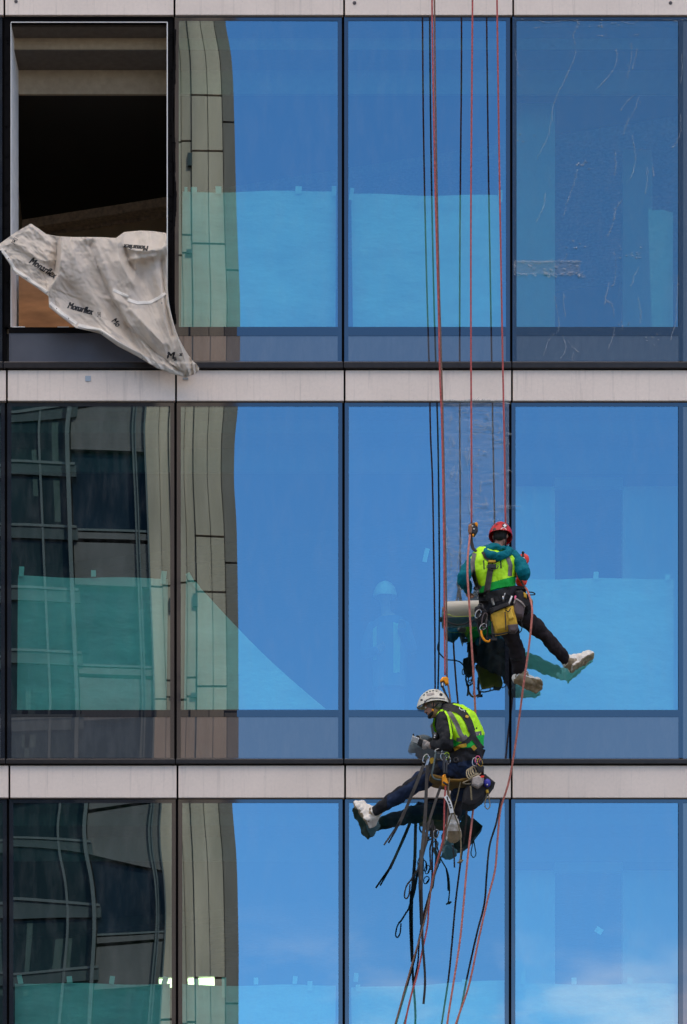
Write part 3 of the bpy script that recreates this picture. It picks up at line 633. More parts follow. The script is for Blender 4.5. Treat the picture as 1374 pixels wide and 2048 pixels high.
tt, bb_ = param(TOP, NU + 1), param(BOT, NU + 1); re_, le_ = arc(RIGHT, NV + 1), arc(LEFTE, NV + 1)
# folds: (polyline, depth gain, width on left side, width on right side)
FOLD = [([(178, 490), (198, 540), (225, 600), (258, 655), (300, 697), (335, 722)], -.085, 7, 8), ([(116, 478), (112, 520), (104, 560)], -.04, 6, 4), ([(246, 476), (256, 520), (282, 560)], -.04, 6, 6), ([(322, 520), (330, 600), (345, 670)], -.05, 4, 4), ([(140, 480), (160, 540), (188, 590), (215, 640)], -.03, 8, 8),
 ([(123, 470), (122, 510), (118, 548), (100, 575), (96, 600)], .10, 4, 34),
        ([(98, 612), (122, 632), (152, 652)], .05, 12, 14),
        ([(126, 474), (150, 520), (175, 570), (205, 620), (228, 668)], .06, 15, 16),
        ([(170, 475), (192, 530), (222, 590), (250, 640), (300, 700), (330, 720)], .085, 9, 30),
        ([(186, 475), (205, 520), (216, 553)], .035, 9, 10), ([(232, 478), (240, 520), (262, 560), (268, 570)], .06, 14, 9),
        ([(268, 570), (272, 530), (272, 505)], .035, 7, 8), ([(240, 485), (258, 498), (290, 503), (322, 498), (334, 480)], .07, 10, 12), ([(252, 520), (285, 515), (312, 512), (330, 494)], .045, 8, 8),
        ([(334, 480), (333, 560), (336, 610), (356, 680), (376, 735)], .06, 8, 6), ([(318, 500), (325, 590), (328, 640), (350, 700), (372, 740)], .05, 8, 12), ([(262, 620), (300, 660), (326, 688)], .05, 10, 8),
        ([(152, 655), (200, 660), (230, 680), (290, 712), (345, 740)], .05, 9, 8), ([(60, 462), (75, 500), (98, 520), (115, 520)], .028, 12, 14), ([(20, 480), (60, 505), (90, 545)], .022, 14, 12), ([(200, 595), (232, 600), (262, 612)], .02, 8, 8)]
def fold_depth(px, py):
    s = 0
    for pl, g, wl, wr in FOLD:
        best = 1e9; sgn = 1; tpos = 0; n = len(pl)
        for i in range(n - 1):
            ax, ay = pl[i]; bx, by = pl[i+1]; dx, dy = bx - ax, by - ay; L2 = dx*dx + dy*dy; t = max(0, min(1, ((px-ax)*dx + (py-ay)*dy) / L2))
            qx, qy = ax + dx*t - px, ay + dy*t - py; dd = math.hypot(qx, qy)
            if dd < best: best = dd; sgn = 1 if dx * (py - ay) - dy * (px - ax) < 0 else -1; tpos = (i + t) / (n - 1)
        w_ = wr if sgn > 0 else wl; s += 1.9 * g * math.exp(-(best / w_) ** 1.05) * (0.55 + .45 * math.sin(math.pi * min(max(tpos, .05), .95)))
    return s
TPX = np.zeros((NV + 1, NU + 1, 2)); tv = []
for j in range(NV + 1):
    for i in range(NU + 1):
        u, t = i / NU, j / NV
        c = (1-t) * tt[i] + t * bb_[i] + (1-u) * le_[j] + u * re_[j] - ((1-u)*(1-t)*tt[0] + u*(1-t)*tt[-1] + (1-u)*t*bb_[0] + u*t*bb_[-1])
        TPX[j, i] = c; px, py = c
        d = .17 + fold_depth(px, py) + .02 * t + .010 * noise.fractal(Vector((px*.035, py*.035, 3)), 1, 2, 4) + .005 * noise.noise(Vector((px*.16, py*.16, 7)))
        th_ = math.atan2(px - 405, 860 - py); ro = math.hypot(px - 405, 860 - py)      # folds gather towards the hanging tip
        if px > 112: 
            q3 = noise.noise(Vector((th_ * 10, ro / 230, 11))); q4 = noise.noise(Vector((th_ * 38, ro / 80, 23)))
            k_ = min(1, (px - 112) / 10); sh = lambda q: .5 - min(abs(q) * 2.6, 1.1)
            d += k_ * (.062 * sh(q3) * min(1, ro / 220 + .3) + .008 * sh(q4))
        else:
            a_ = px * .52 - py * .85; b_ = px * .85 + py * .52; d += .022 * (.5 - abs(noise.noise(Vector((a_ * .05, b_ * .018, 5)))) * 2.4) + .008 * (.5 - abs(noise.noise(Vector((a_ * .11, b_ * .07, 9)))) * 2.4)
        d += .004 * (.5 - abs(noise.noise(Vector((px*.17, py*.14, 31)))) * 2.2)
        if py < 480 and px > 120 : d -= .10 * (480 - py) / 20 * .5
        if py > 725: d += .02
        tv.append(P(px, py, max(d, .085)))
tm = MB(); nn = len(tv); f = [(j*(NU+1)+i, j*(NU+1)+i+1, (j+1)*(NU+1)+i+1, (j+1)*(NU+1)+i) for j in range(NV) for i in range(NU)]
back = [p + Vector((0, .002, 0)) for p in tv]; edge = []
def eq(a, b): edge.append((a, b, b + nn, a + nn))
for i in range(NU): eq(i, i+1); eq(NV*(NU+1)+i+1, NV*(NU+1)+i)
for j in range(NV): eq((j+1)*(NU+1), j*(NU+1)); eq(j*(NU+1)+NU, (j+1)*(NU+1)+NU)
tm.add(tv + back, f + [tuple(k + nn for k in q[::-1]) for q in f] + edge)
TARP = tm.build('tarpaulin', M['tarp'], None, smooth=True); tag(TARP, 'crumpled off white printed tarpaulin hanging loose out of the open window', 'tarpaulin')

CAMP = Vector((0, CAMY, CAMZ))
def bvh(objs):
    dg = bpy.context.evaluated_depsgraph_get(); V = []; Fc = []
    for o in objs:
        mw = o.matrix_world; k = len(V); V += [mw @ q.co for q in o.data.vertices]; Fc += [tuple(i + k for i in q.vertices) for q in o.data.polygons]
    return BVHTree.FromPolygons(V, Fc)
def hit(tree, px, py, off=.004):
    dr = (P(px, py, 0) - CAMP).normalized(); r = tree.ray_cast(CAMP, dr)
    return None if r[0] is None else r[0] - dr * off
def lay_ribbon(mb, tree, pts, wd, off=.006, th=.006, m=0, step=2.5, dflt=.9, cross=4):
    """a strap laid on whatever surface it covers"""
    S = []
    A = [tuple(map(float, p)) for p in pts]
    for i in range(len(A) - 1):
        n = max(1, int(math.dist(A[i], A[i+1]) / step))
        for k in range(n): S.append((A[i][0] + (A[i+1][0]-A[i][0])*k/n, A[i][1] + (A[i+1][1]-A[i][1])*k/n))
    S.append(A[-1]); rows = []; last = None
    for i, (x, y) in enumerate(S):
        a = S[max(0, i-2)]; b = S[min(len(S)-1, i+2)]; dx, dy = b[0]-a[0], b[1]-a[1]; q = math.hypot(dx, dy) or 1; nx_, ny_ = -dy/q, dx/q
        ww = wd if not isinstance(wd, (list, tuple)) else wd[0] + (wd[1]-wd[0]) * i / (len(S)-1); row = []
        for c in range(cross + 1):
            e = (c / cross - .5) * ww; h = hit(tree, x + nx_*e, y + ny_*e, off)
            row.append(-h.y if h is not None else None)
        rows.append((x, y, nx_, ny_, ww, row))
    # fill misses, smooth along
    D = [[r_ if r_ is not None else np.nan for r_ in q[5]] for q in rows]; D = np.array(D, float)
    if np.all(np.isnan(D)): D[:] = dflt
    for c in range(D.shape[1]):
        idx = np.where(~np.isnan(D[:, c]))[0]
        if len(idx): D[:, c] = np.interp(range(len(D)), idx, D[idx, c])
        else: D[:, c] = np.nanmean(D)
    for _ in range(2):
        E = D.copy(); E[1:-1] = np.maximum(D[1:-1], (D[:-2] + D[1:-1] + D[2:]) / 3); D = E
    v = []; n = cross + 1
    for i, (x, y, nx_, ny_, ww, _) in enumerate(rows):
        for c in range(n): e = (c / cross - .5) * ww; v.append(P(x + nx_*e, y + ny_*e, D[i, c]))
    for i, (x, y, nx_, ny_, ww, _) in enumerate(rows):
        for c in range(n): e = (c / cross - .5) * ww; v.append(P(x + nx_*e, y + ny_*e, D[i, c] - th))
    k = len(rows) * n; f = []
    for i in range(len(rows) - 1):
        for c in range(cross): a = i*n + c; f += [(a, a+1, a+n+1, a+n), (a+k+1, a+k, a+n+k, a+n+k+1)]
        f += [(i*n, (i+1)*n, (i+1)*n + k, i*n + k), (i*n+cross, i*n+cross+k, (i+1)*n+cross+k, (i+1)*n+cross)]
    f += [tuple(list(range(n)) + [q + k for q in range(n-1, -1, -1)])]
    a = (len(rows)-1)*n; f += [tuple([a + q for q in range(n)] + [a + q + k for q in range(n-1, -1, -1)])]
    mb.add(v, f, m)
def lay_text(mb, tree, txt, x, y, size, ang=0, shear=.15, off=.004, m=0, squash=1.0, weight=.0, skew=0.0, curve=0.0, bold=0):
    cu = bpy.data.curves.new('t', 'FONT'); cu.body = txt; cu.size = 1; cu.shear = shear; cu.offset = weight; cu.resolution_u = 3
    o = bpy.data.objects.new('t', cu); col.objects.link(o); dg = bpy.context.evaluated_depsgraph_get(); me = bpy.data.meshes.new_from_object(o.evaluated_get(dg))
    bpy.data.objects.remove(o); bm = bmesh.new(); bm.from_mesh(me); bmesh.ops.triangulate(bm, faces=bm.faces)
    bmesh.ops.subdivide_edges(bm, edges=[e for e in bm.edges if e.calc_length() > .18], cuts=2, use_grid_fill=True); bmesh.ops.triangulate(bm, faces=bm.faces)
    v = []; ok = []
    for q in bm.verts:
        a, b = q.co.x * size * squash, -q.co.y * size - curve * (q.co.x * size) ** 2
        px = x + a*math.cos(ang) - b*math.sin(ang + skew); py = y + a*math.sin(ang) + b*math.cos(ang + skew); h = hit(tree, px, py, off)
        ok.append(h is not None); v.append(h if h is not None else P(px, py, 0))
    bm.verts.ensure_lookup_table(); f = [tuple(w_.index for w_ in q.verts) for q in bm.faces if all(ok[w_.index] for w_ in q.verts)]
    bm.free(); bpy.data.meshes.remove(me); mb.add(v, f, m)
    if bold:
        for k in (-1, 1): mb.add([p + Vector((k * bold, -.0004 * (k + 2), 0)) for p in v], f, m)
tt_ = bvh([TARP]); pr = MB()
lay_text(pr, tt_, 'Monarflex', 57, 525, 20, .56, .2, weight=.0, squash=.74, bold=.006)
lay_text(pr, tt_, 'Monarflex', 134, 616, 19, .27, .2, weight=.0, squash=.66, bold=.006)
lay_text(pr, tt_, 'Monarflex', 297, 492, 15, 3.22, .2, weight=.0, squash=.80, bold=.006)
lay_text(pr, tt_, 'Mo', 222, 642, 17, .85, .2, weight=.0, squash=.75, bold=.006); lay_text(pr, tt_, 'M', 333, 717, 20, .05, .1, weight=.0, squash=1.0, bold=.006); lay_text(pr, tt_, 'fi', 348, 722, 11, -.2, .1, weight=.0, bold=.006); lay_text(pr, tt_, 'x', 359, 712, 12, .0, .1, weight=.0, bold=.006)
for (x, y, a, s_) in ((29, 482, .5, 1.0), (198, 629, 0, .8)):
    for (u0, v0, u1, v1) in ((-4, -6, 4, -5), (-4, 5, 4, 6), (-4, -5, -3, 5), (3, -5, 4, 5), (-1.5, -3, 1.5, 3)):
        q = []
        for (e, g) in ((u0, v0), (u1, v0), (u1, v1), (u0, v1)): q.append(hit(tt_, x + (e*math.cos(a) - g*math.sin(a)) * s_, y + (e*math.sin(a) + g*math.cos(a)) * s_, .004))
        if all(z is not None for z in q): pr.add(q, [(0, 1, 2, 3)])
pr.build('printed_lettering', M['ink'], TARP)
hm = MB()
lay_ribbon(hm, tt_, [(2, 498), (16, 516), (31, 540), (60, 560), (95, 585)], 6, .003, .003); lay_ribbon(hm, tt_, [(100, 606), (124, 627), (154, 648)], 7, .003, .003)
lay_ribbon(hm, tt_, [(156, 650), (201, 661), (236, 686), (276, 708), (316, 732), (346, 743), (370, 750)], 7, .003, .003); lay_ribbon(hm, tt_, [(255, 600), (275, 606), (300, 605), (318, 596), (331, 586)], 7, .003, .003); lay_ribbon(hm, tt_, [(226, 580), (242, 587), (256, 594)], 6, .003, .003)
hm.build('welded_hem', M['hem'], TARP, smooth=True)
ey = MB()
for (x, y) in ((2, 502), (17, 517), (53, 557), (113, 618), (137, 637), (205, 666), (285, 716), (324, 606)):
    h = hit(tt_, x, y, .003); 
    if h is not None: ey.ball(h, .008, .004, .008, seg=8)
ey.build('eyelet', M['ink'], TARP)
# plywood board and a tub left inside behind the tarpaulin
pw = MB(); x0, x1 = (37.5 - VX) * 40.6 / F, (300 - VX) * 40.6 / F; pw.box(x0, x1, .60, .618, FZ(655) + .01, CAMZ + (VY - 548) * 40.6 / F)
o = pw.build('plywood_board', mat('raw_plywood', (.46, .22, .09), .8, 0, 2.5, .35, .001, 40, stretch=(1, 1, 3))); tag(o, 'orange brown plywood board standing in the open window behind the tarpaulin', 'board')
# ------------------------------------------------------------ body builders
def fuse(mb, name, m, parent=None, voxel=.010, smooth=4, wr=0.0, wf=9.0, wdir=(1,1,1), ridge=0.0, rf=14, rdir=(1,1,1)):
    """one continuous skin over all the overlapping limb volumes"""
    t = mb.build('tmp', m); rm = t.modifiers.new('r', 'REMESH'); rm.mode = 'VOXEL'; rm.voxel_size = voxel; rm.adaptivity = 0
    sm = t.modifiers.new('s', 'SMOOTH'); sm.factor = .5; sm.iterations = smooth
    dg = bpy.context.evaluated_depsgraph_get(); me = bpy.data.meshes.new_from_object(t.evaluated_get(dg)); bpy.data.objects.remove(t)
    if wr or ridge:
        n = len(me.vertices); co = np.empty(n*3); me.vertices.foreach_get('co', co); co = co.reshape(-1, 3)
        nm = np.array([tuple(v.normal) for v in me.vertices])
        for i in range(n):
            p = Vector(co[i]); a = 0
            if wr: a += wr * noise.fractal(Vector((p.x*wf*wdir[0], p.y*wf*wdir[1], p.z*wf*wdir[2])), 1, 2, 3)
            if ridge: a -= ridge * (1 - abs(noise.noise(Vector((p.x*rf*rdir[0], p.y*rf*rdir[1], p.z*rf*rdir[2] + 5)))) * 3.2)
            co[i] += nm[i] * a
        me.vertices.foreach_set('co', co.ravel())
    me.materials.clear()
    for q in (m if isinstance(m, (list, tuple)) else [m]): me.materials.append(q)
    for p in me.polygons: p.use_smooth = True
    me.name = name
    return link(name, me, parent)
def limb(mb, pts, rad, seg=14, flat=1.0, up=None, n=7):
    S = spline([tuple(p) + (r,) for p, r in zip(pts, rad)], n); q = [Vector(s[:3]) for s in S]; r = [max(s[3], .003) for s in S]
    t0 = (q[0] - q[1]).normalized(); t1 = (q[-1] - q[-2]).normalized()
    q = [q[0] + t0*r[0]*.8, q[0] + t0*r[0]*.5] + q + [q[-1] + t1*r[-1]*.5, q[-1] + t1*r[-1]*.8]; r = [r[0]*.5, r[0]*.86] + r + [r[-1]*.86, r[-1]*.5]
    mb.tube(q, r, seg, flat, up)
def torso(mb, rings, right, fwd, grow=0.0, n=5, seg=24):
    """rings: (point, half width, half depth)"""
    S = spline([tuple(p) + (a, b) for p, a, b in rings], n); C_ = [Vector(s[:3]) for s in S]; rg = []
    for i, c in enumerate(C_):
        t = (C_[min(i+1, len(C_)-1)] - C_[max(i-1, 0)]).normalized(); r = (right - t * right.dot(t)).normalized(); f = t.cross(r); 
        if f.dot(fwd) < 0: f = -f
        a, b = S[i][3] + grow, S[i][4] + grow
        rg.append([c + r * (a * (abs(math.cos(k*2*math.pi/seg)) ** .82) * (1 if math.cos(k*2*math.pi/seg) > 0 else -1)) + f * (b * (abs(math.sin(k*2*math.pi/seg)) ** .82) * (1 if math.sin(k*2*math.pi/seg) > 0 else -1)) for k in range(seg)])
    mb.rings(rg, True)
def frame(f, upv=(0, 0, 1)):
    f = Vector(f).normalized(); s = f.cross(Vector(upv)).normalized(); u = s.cross(f); return f, s, u
def head(mb, c, f, s, u, k=1.0):
    rot = Matrix((s, f, u)).transposed()
    mb.ball(c + u*.025*k, .078*k, .096*k, .092*k, rot); mb.ball(c + f*.025*k - u*.04*k, .062*k, .075*k, .080*k, rot); mb.ball(c + f*.055*k - u*.088*k, .036*k, .036*k, .030*k, rot)
    limb(mb, [c + f*.088*k + u*.012*k, c + f*.112*k - u*.022*k], [.010*k, .016*k]); mb.ball(c + f*.090*k - u*.058*k, .026*k, .014*k, .012*k, rot)
    mb.ball(c + f*.088*k + u*.028*k, .05*k, .014*k, .012*k, rot)
    for e in (-1, 1): mb.ball(c + s*.078*k*e - f*.008*k - u*.012*k, .012*k, .020*k, .032*k, rot)
def hand(mb, w, d, palm, k=1.0, curl=.9):
    """w wrist, d direction of the fingers, palm = direction the palm faces"""
    d = d.normalized(); palm = (palm - d * palm.dot(d)).normalized(); s = d.cross(palm); rot = Matrix((s, d, palm)).transposed()
    mb.ball(w + d*.048*k, .042*k, .052*k, .018*k, rot)
    for i, (o_, l) in enumerate(((-.030, .80), (-.011, .95), (.010, 1.0), (.030, .90))):
        b = w + d*.085*k + s*o_*k; pts = [w + d*.05*k + s*o_*.8*k, b]; a = .15; p = b
        for j in range(3):
            a += curl * (.55, .75, .6)[j]; p = p + (d*math.cos(a) + palm*math.sin(a)) * (.038, .026, .020)[j] * k * l; pts.append(p)
        limb(mb, pts, [.0095*k, .0095*k, .009*k, .0085*k, .008*k], 8, n=3)
    b = w + d*.025*k + s*.030*k
    limb(mb, [b, b + s*.022*k + d*.025*k + palm*.012*k, b + s*.020*k + d*.052*k + palm*.032*k, b + s*.008*k + d*.070*k + palm*.040*k], [.013*k, .0115*k, .010*k, .009*k], 8, n=3)
def helmet(c, f, s, u, m, parent, rf=.150, rs=.122, ru=.125, skew=0.0):
    mb = MB(); na, ne = 40, 12; out = []
    for j in range(ne + 1):
        row = []
        for i in range(na):
            az = 2*math.pi*i/na; ca, sa = math.cos(az), math.sin(az); t = j / ne; el = t * math.pi/2 * .985
            rr = 1.0 + (.10 * max(0, ca) ** 3 * (1-t) ** 3) + .035 * (1-t) ** 6
            lift = -.030 * (1-t)**1.5 - (.030 * max(0, -ca) ** 2 + .004 * abs(sa)) * (1-t) ** 2 + .016 * max(0, math.sin(az*2 + .4)) * 0
            ridge = 1 + .018 * math.cos(az*2) ** 2 * math.sin(el*2) + .012 * (abs(sa) < .35) * math.sin(el)
            row.append(c + (f*ca*rf + s*sa*rs) * math.cos(el) * rr * ridge + u * (ru * math.sin(el) * ridge + lift))
        out.append(row)
    inn = [[c + (p - c) * .93 for p in row] for row in out[::-1]]
    # outer shell from rim to crown, then the inner shell back down
    mb.rings(out, False); mb.rings(inn, False); mb.add(out[-1], [tuple(range(na))]); mb.add(inn[0], [tuple(range(na))])
    mb.rings([inn[-1], out[0]], False)
    return mb.build('helmet', m, parent, smooth=True)
def foot(mb, ank, heel, toe, sole, k=1.0, wid=.052, hgt=.07):
    """loose cover: ank the ankle, sole = direction the sole faces"""
    ax = (toe - heel); Ln = ax.length; a = ax / Ln; n = (sole - a * sole.dot(a)).normalized(); s = a.cross(n); rg = []
    for t, w_, h in ((0, .35, .30), (.03, .75, .72), (.12, .92, 1.15), (.25, .90, 1.35), (.4, .98, 1.15), (.6, 1.12, .95), (.78, 1.15, .78), (.9, .95, .62), (.97, .6, .42), (1.0, .25, .2)):
        c = heel + ax * t; q = []
        for i in range(16):
            th = 2*math.pi*i/16; x = math.cos(th) * wid * w_ * k; y = math.sin(th)
            q.append(c + s * x + n * ((y * .016 + .012) if y > 0 else y * hgt * h) * k)
        rg.append(q)
    mb.rings(rg, True); limb(mb, [heel + ax*.22 - n*.05*k, ank], [.05*k, .046*k])
def restrap(name, pts, wd, tree, m, parent, off=.006, th=.006, **k):
    mb = MB(); lay_ribbon(mb, tree, pts, wd, off, th, **k); return mb.build(name, m, parent, smooth=False)
def own(child, root):
    child.parent = root; child.matrix_parent_inverse = Matrix.Identity(4); return child

M['skin'] = mat('skin', (.42, .20, .13), .55, 0, 30, .1); M['hair'] = mat('dark_hair', (.012, .009, .007), .8, 0, 60, .3)
M['teal'] = mat('teal_jacket', (.0, .15, .19), .75, 0, 12, .15, .002, 120, spec=.15)
M['neon'] = mat('yellow_green_vest', (.55, 1.0, .004), .6, 0, 9, .06, .002, 90); M['green'] = mat('green_vest_band', (.0, .48, .05), .7, 0, 9, .12, .002, 90)
M['reflective'] = mat('grey_reflective_tape', (.17, .15, .145), .45, .2, 40, .1)
M['trouser'] = mat('charcoal_trousers', (.030, .023, .025), .9, 0, 8, .35, .002, 100, spec=.15); M['navy'] = mat('navy_trousers', (.022, .036, .080), .85, 0, 7, .45, .002, 100, spec=.2)
M['patch'] = mat('black_reinforcement', (.007, .006, .009), .8, 0, 20, .3)
M['cover'] = mat('white_shoe_cover', (.84, .76, .67), .6, 0, 12, .12, .003, 30); M['soil'] = mat('soiled_cover_sole', (.36, .26, .15), .75, 0, 14, .3, .003, 30)
M['web'] = mat('black_webbing', (.014, .012, .012), .7, 0, 40, .3, .001, 200); M['webgrey'] = mat('faded_webbing', (.085, .072, .062), .75, 0, 14, .4, .001, 160)
M['red_shell'] = mat('red_helmet_shell', (.56, .006, .010), .35, 0, 6, .1, spec=.35); M['white_shell'] = mat('white_helmet_shell', (.74, .68, .56), .35, 0, 5, .12, coat=.2)
M['yellow'] = mat('yellow_canvas', (.62, .36, .02), .7, 0, 12, .3, .001, 150); M['amber'] = mat('amber_metal', (.95, .33, .0), .35, .3); M['steel'] = mat('steel', (.45, .44, .43), .3, .9, 60, .2)
M['dkmetal'] = mat('dark_metal', (.05, .045, .045), .4, .6); M['black_'] = mat('black_plastic', (.01, .01, .011), .45); M['bagcloth'] = mat('black_bag_cloth', (.016, .014, .016), .8, 0, 14, .4, .002, 80)
M['taupe'] = mat('taupe_pouch_cloth', (.12, .085, .085), .8, 0, 10, .3, .002, 80); M['cord'] = mat('olive_cord', (.22, .17, .09), .8, 0, 60, .4); M['white_'] = mat('white_plastic', (.78, .77, .74), .5)
M['cup'] = mat('orange_red_cup', (.90, .035, .008), .4); M['glove'] = mat('pale_glove', (.42, .36, .32), .8, 0, 30, .3); M['grip'] = mat('black_glove_grip', (.012, .011, .012), .7)
M['cap'] = mat('grey_knit_cap', (.16, .14, .12), .9, 0, 60, .3); M['black_knit'] = mat('black_jumper', (.010, .010, .013), .8, 0, 14, .3, .002, 100)
M['fleshpink'] = mat('pink_plastic', (.8, .12, .25), .4); M['blue_'] = mat('blue_plastic', (.03, .03, .35), .45)

def face_split(o, test, idx=1):
    for p in o.data.polygons:
        if test(o.matrix_world @ p.center, p.normal): p.material_index = idx
def pxof(p):
    k = (p.y - CAMY) / F; return VX + p.x / k, VY - (p.z - CAMZ) / k

# ============================================================ worker with the red helmet
def build_red():
    f, s, u = frame((.22, .93, -.30)); hc = P(1001, 1072, .74); RT, FW = Vector((1, .08, -.08)).normalized(), Vector((0, 1, 0))
    rings = [(P(1008, 1232, .74), .13, .105), (P(1007, 1215, .78), .165, .125), (P(1004, 1197, .81), .165, .125), (P(999, 1178, .83), .165, .12), (P(993, 1155, .85), .195, .130), (P(987, 1133, .86), .222, .135), (P(986, 1117, .83), .205, .115), (P(989, 1105, .79), .125, .085), (P(994, 1098, .76), .065, .060)]
    Ls, Le, Lw = P(948, 1121, .84), P(927, 1158, .96), P(936, 1181, .66); Rs, Re, Rw = P(1025, 1115, .82), P(1049, 1146, .97), P(1045, 1152, .68)
    Lh, Lk, La = P(990, 1224, .78), P(1027, 1280, .52), P(1038, 1340, .30); Rh, Rk, Ra = P(1026, 1220, .78), P(1082, 1263, .52), P(1134, 1322, .24)
    b = MB(); torso(b, rings, RT, FW, -.012); head(b, hc, f, s, u); limb(b, [P(993, 1100, .77), P(998, 1086, .75), hc - u*.02], [.056, .052, .055])
    limb(b, [Ls, Le, Lw], [.055, .042, .030]); limb(b, [Rs, Re, Rw], [.055, .042, .030]); limb(b, [Lh, Lk, La], [.085, .058, .040]); limb(b, [Rh, Rk, Ra], [.085, .058, .040])
    hand(b, Lw, Vector((.1, .6, -.35)), Vector((.5, .3, .6))); hand(b, Rw, Vector((-.1, .7, .25)), Vector((-.6, .2, .3)))
    Lheel, Ltoe, Lsole = P(1034, 1356, .30), P(1080, 1376, .10), Vector((-.15, -.75, -.62)); Rheel, Rtoe, Rsole = P(1145, 1336, .20), P(1184, 1311, .07), Vector((.42, -.30, -.85))
    limb(b, [La, (Lheel + Ltoe) / 2], [.035, .025]); limb(b, [Ra, (Rheel + Rtoe) / 2], [.035, .025])
    root = fuse(b, 'person', M['skin'], None, .009, 3); tag(root, 'rope worker in red helmet and teal hooded jacket, back turned, feet on the glass', 'person')
    e = MB(); [e.ball(hc + f*.088 + s*.03*k + u*.012, .012) for k in (-1, 1)]; own(e.build('eye', M['white_'], None, smooth=True), root)
    h = MB(); rot = Matrix((s, f, u)).transposed(); h.ball(hc - f*.018 + u*.012, .082, .092, .090, rot); h.ball(hc - f*.055 - u*.045, .060, .050, .048, rot); own(h.build('hair', M['hair'], None, smooth=True), root)
    # clothes
    t = MB(); limb(t, [Lh, P(1012, 1252, .66), Lk, P(1036, 1312, .40), La + Vector((0, 0, .01))], [.100, .108, .088, .092, .078]); limb(t, [Rh, P(1056, 1240, .66), Rk, P(1110, 1294, .38), Ra + Vector((.0, 0, .0))], [.100, .100, .082, .076, .064])
    torso(t, rings[:4], RT, FW, .004); tr = fuse(t, 'trousers', [M['trouser'], M['patch']], root, .010, 3, .012, 10, (1,1,1), .006, 9)
    j = MB(); torso(j, rings[2:], RT, FW, .006); limb(j, [Ls, (Ls+Le)/2 + Vector((-.01, 0, .0)), Le, (Le+Lw)/2, Lw + Vector((0,-.03,0))], [.085, .078, .074, .064, .05]); limb(j, [Rs, (Rs+Re)/2 + Vector((.01,0,.015)), Re, (Re+Rw)/2, Rw + Vector((0,-.03,0))], [.090, .082, .074, .060, .046])
    jk = fuse(j, 'jacket', M['teal'], root, .009, 3, .010, 9, (1,1,1), .007, 10)
    hd = MB()     # the hood lying on the shoulders
    limb(hd, [P(965, 1099, .88), P(976, 1107, 1.0), P(993, 1112, 1.05), P(1010, 1109, 1.01), P(1021, 1101, .88)], [.034, .044, .050, .044, .034]); limb(hd, [P(962, 1097, .84), P(978, 1097, .93), P(1000, 1096, .95), P(1020, 1099, .84), P(1008, 1095, .70), P(985, 1093, .68), P(963, 1096, .80)], [.026, .03, .03, .028, .026, .026, .026])
    hood = fuse(hd, 'hood', M['teal'], root, .008, 3, .010, 12, (1,1,1), .008, 12)
    v = MB(); torso(v, [(P(996, 1182, .83), .178, .135), (P(993, 1165, .845), .195, .142), (P(990, 1150, .855), .222, .146), (P(986, 1133, .86), .245, .150), (P(984, 1121, .84), .232, .130), (P(986, 1114, .81), .17, .10), (P(988, 1110, .78), .09, .075)], RT, FW, .018)
    vest = fuse(v, 'vest', [M['neon'], M['green']], root, .0075, 3, .012, 8, (1,1,1), .007, 9, (1.2, 1, .6))
    def grn(p, n):
        x, y = pxof(p); return y > np.interp(x, [930, 950, 975, 985, 1030, 1040], [1180, 1178, 1168, 1164, 1152, 1146])
    face_split(vest, grn)
    tv_ = bvh([vest, jk])
    rp = lambda nm, pts, wd, mm, tr_=None, **k: own(restrap(nm, pts, wd, tr_ or tv_, mm, None, **k), root)
    rp('reflective_stripe', [(949, 1106), (945, 1125), (947, 1150), (955, 1176)], 8.5, M['reflective'], off=.004, th=.003); rp('reflective_stripe', [(1014, 1111), (1021, 1130), (1020, 1152)], 8.5, M['reflective'], off=.004, th=.003)
    rp('reflective_stripe', [(947, 1176), (954, 1178), (962, 1172)], 6, M['reflective'], off=.003, th=.003)
    dg = MB(); lay_text(dg, tv_, '1', 962, 1139, 27, -.04, 0, .004, weight=.0, squash=.9); lay_text(dg, tv_, '0', 975, 1139, 27, -.04, 0, .004, squash=.9); lay_text(dg, tv_, '1', 996, 1137, 27, -.04, 0, .004, squash=.9); own(dg.build('vest_number', M['ink'], None), root)
    hl = helmet(hc + u*.030 + f*.004, f, s, u, M['red_shell'], root, .150, .130, .132); th_ = bvh([hl])
    st = MB()
    def disc(mb, tree, x, y, rx, ry, off=.003, a=0, m=0):
        q = []
        for k in range(16): c_, s_ = math.cos(k*math.pi/8)*rx, math.sin(k*math.pi/8)*ry; q.append(hit(tree, x + c_*math.cos(a) - s_*math.sin(a), y + c_*math.sin(a) + s_*math.cos(a), off))
        c0 = hit(tree, x, y, off)
        if c0 is not None and all(z is not None for z in q): mb.add([c0] + q, [(0, k+1, (k+1) % 16 + 1) for k in range(16)], m)
    disc(st, th_, 1007, 1060, 6.2, 5.2); disc(st, th_, 1011, 1045.5, 6, 3.2, a=.15); own(st.build('round_sticker', M['white_'], None), hl)
    st = MB(); disc(st, th_, 1009.5, 1051, 5.2, 4.4, .003, 0, 1); disc(st, th_, 1009.8, 1051, 1.6, 3.8, .005); disc(st, th_, 1009.8, 1051, 3.9, 1.5, .006); disc(st, th_, 1012, 1046, 3, 1, .005, .2, 2); own(st.build('cross_sticker', [M['white_'], M['patch'], M['cup']], None), hl)
    vt = MB(); disc(vt, th_, 989, 1059, 3.6, 2.8, .004, -.7); disc(vt, th_, 1018, 1070, 3.2, 3.4, .004); disc(vt, th_, 993, 1049, 2.2, 1.0, .004, -.5); disc(vt, th_, 1023.5, 1060, 1.3, 2.2, .004); own(vt.build('strap_clip', M['dkmetal'], None), hl)
    hs = MB(); 
    for sg in (1, -1): hs.tube([hc - f*.05 + s*.062*sg + u*.01, hc - f*.052 + s*.066*sg - u*.05, hc - f*.01 + s*.068*sg - u*.085, hc + f*.035 + s*.052*sg - u*.105], .007, 6)
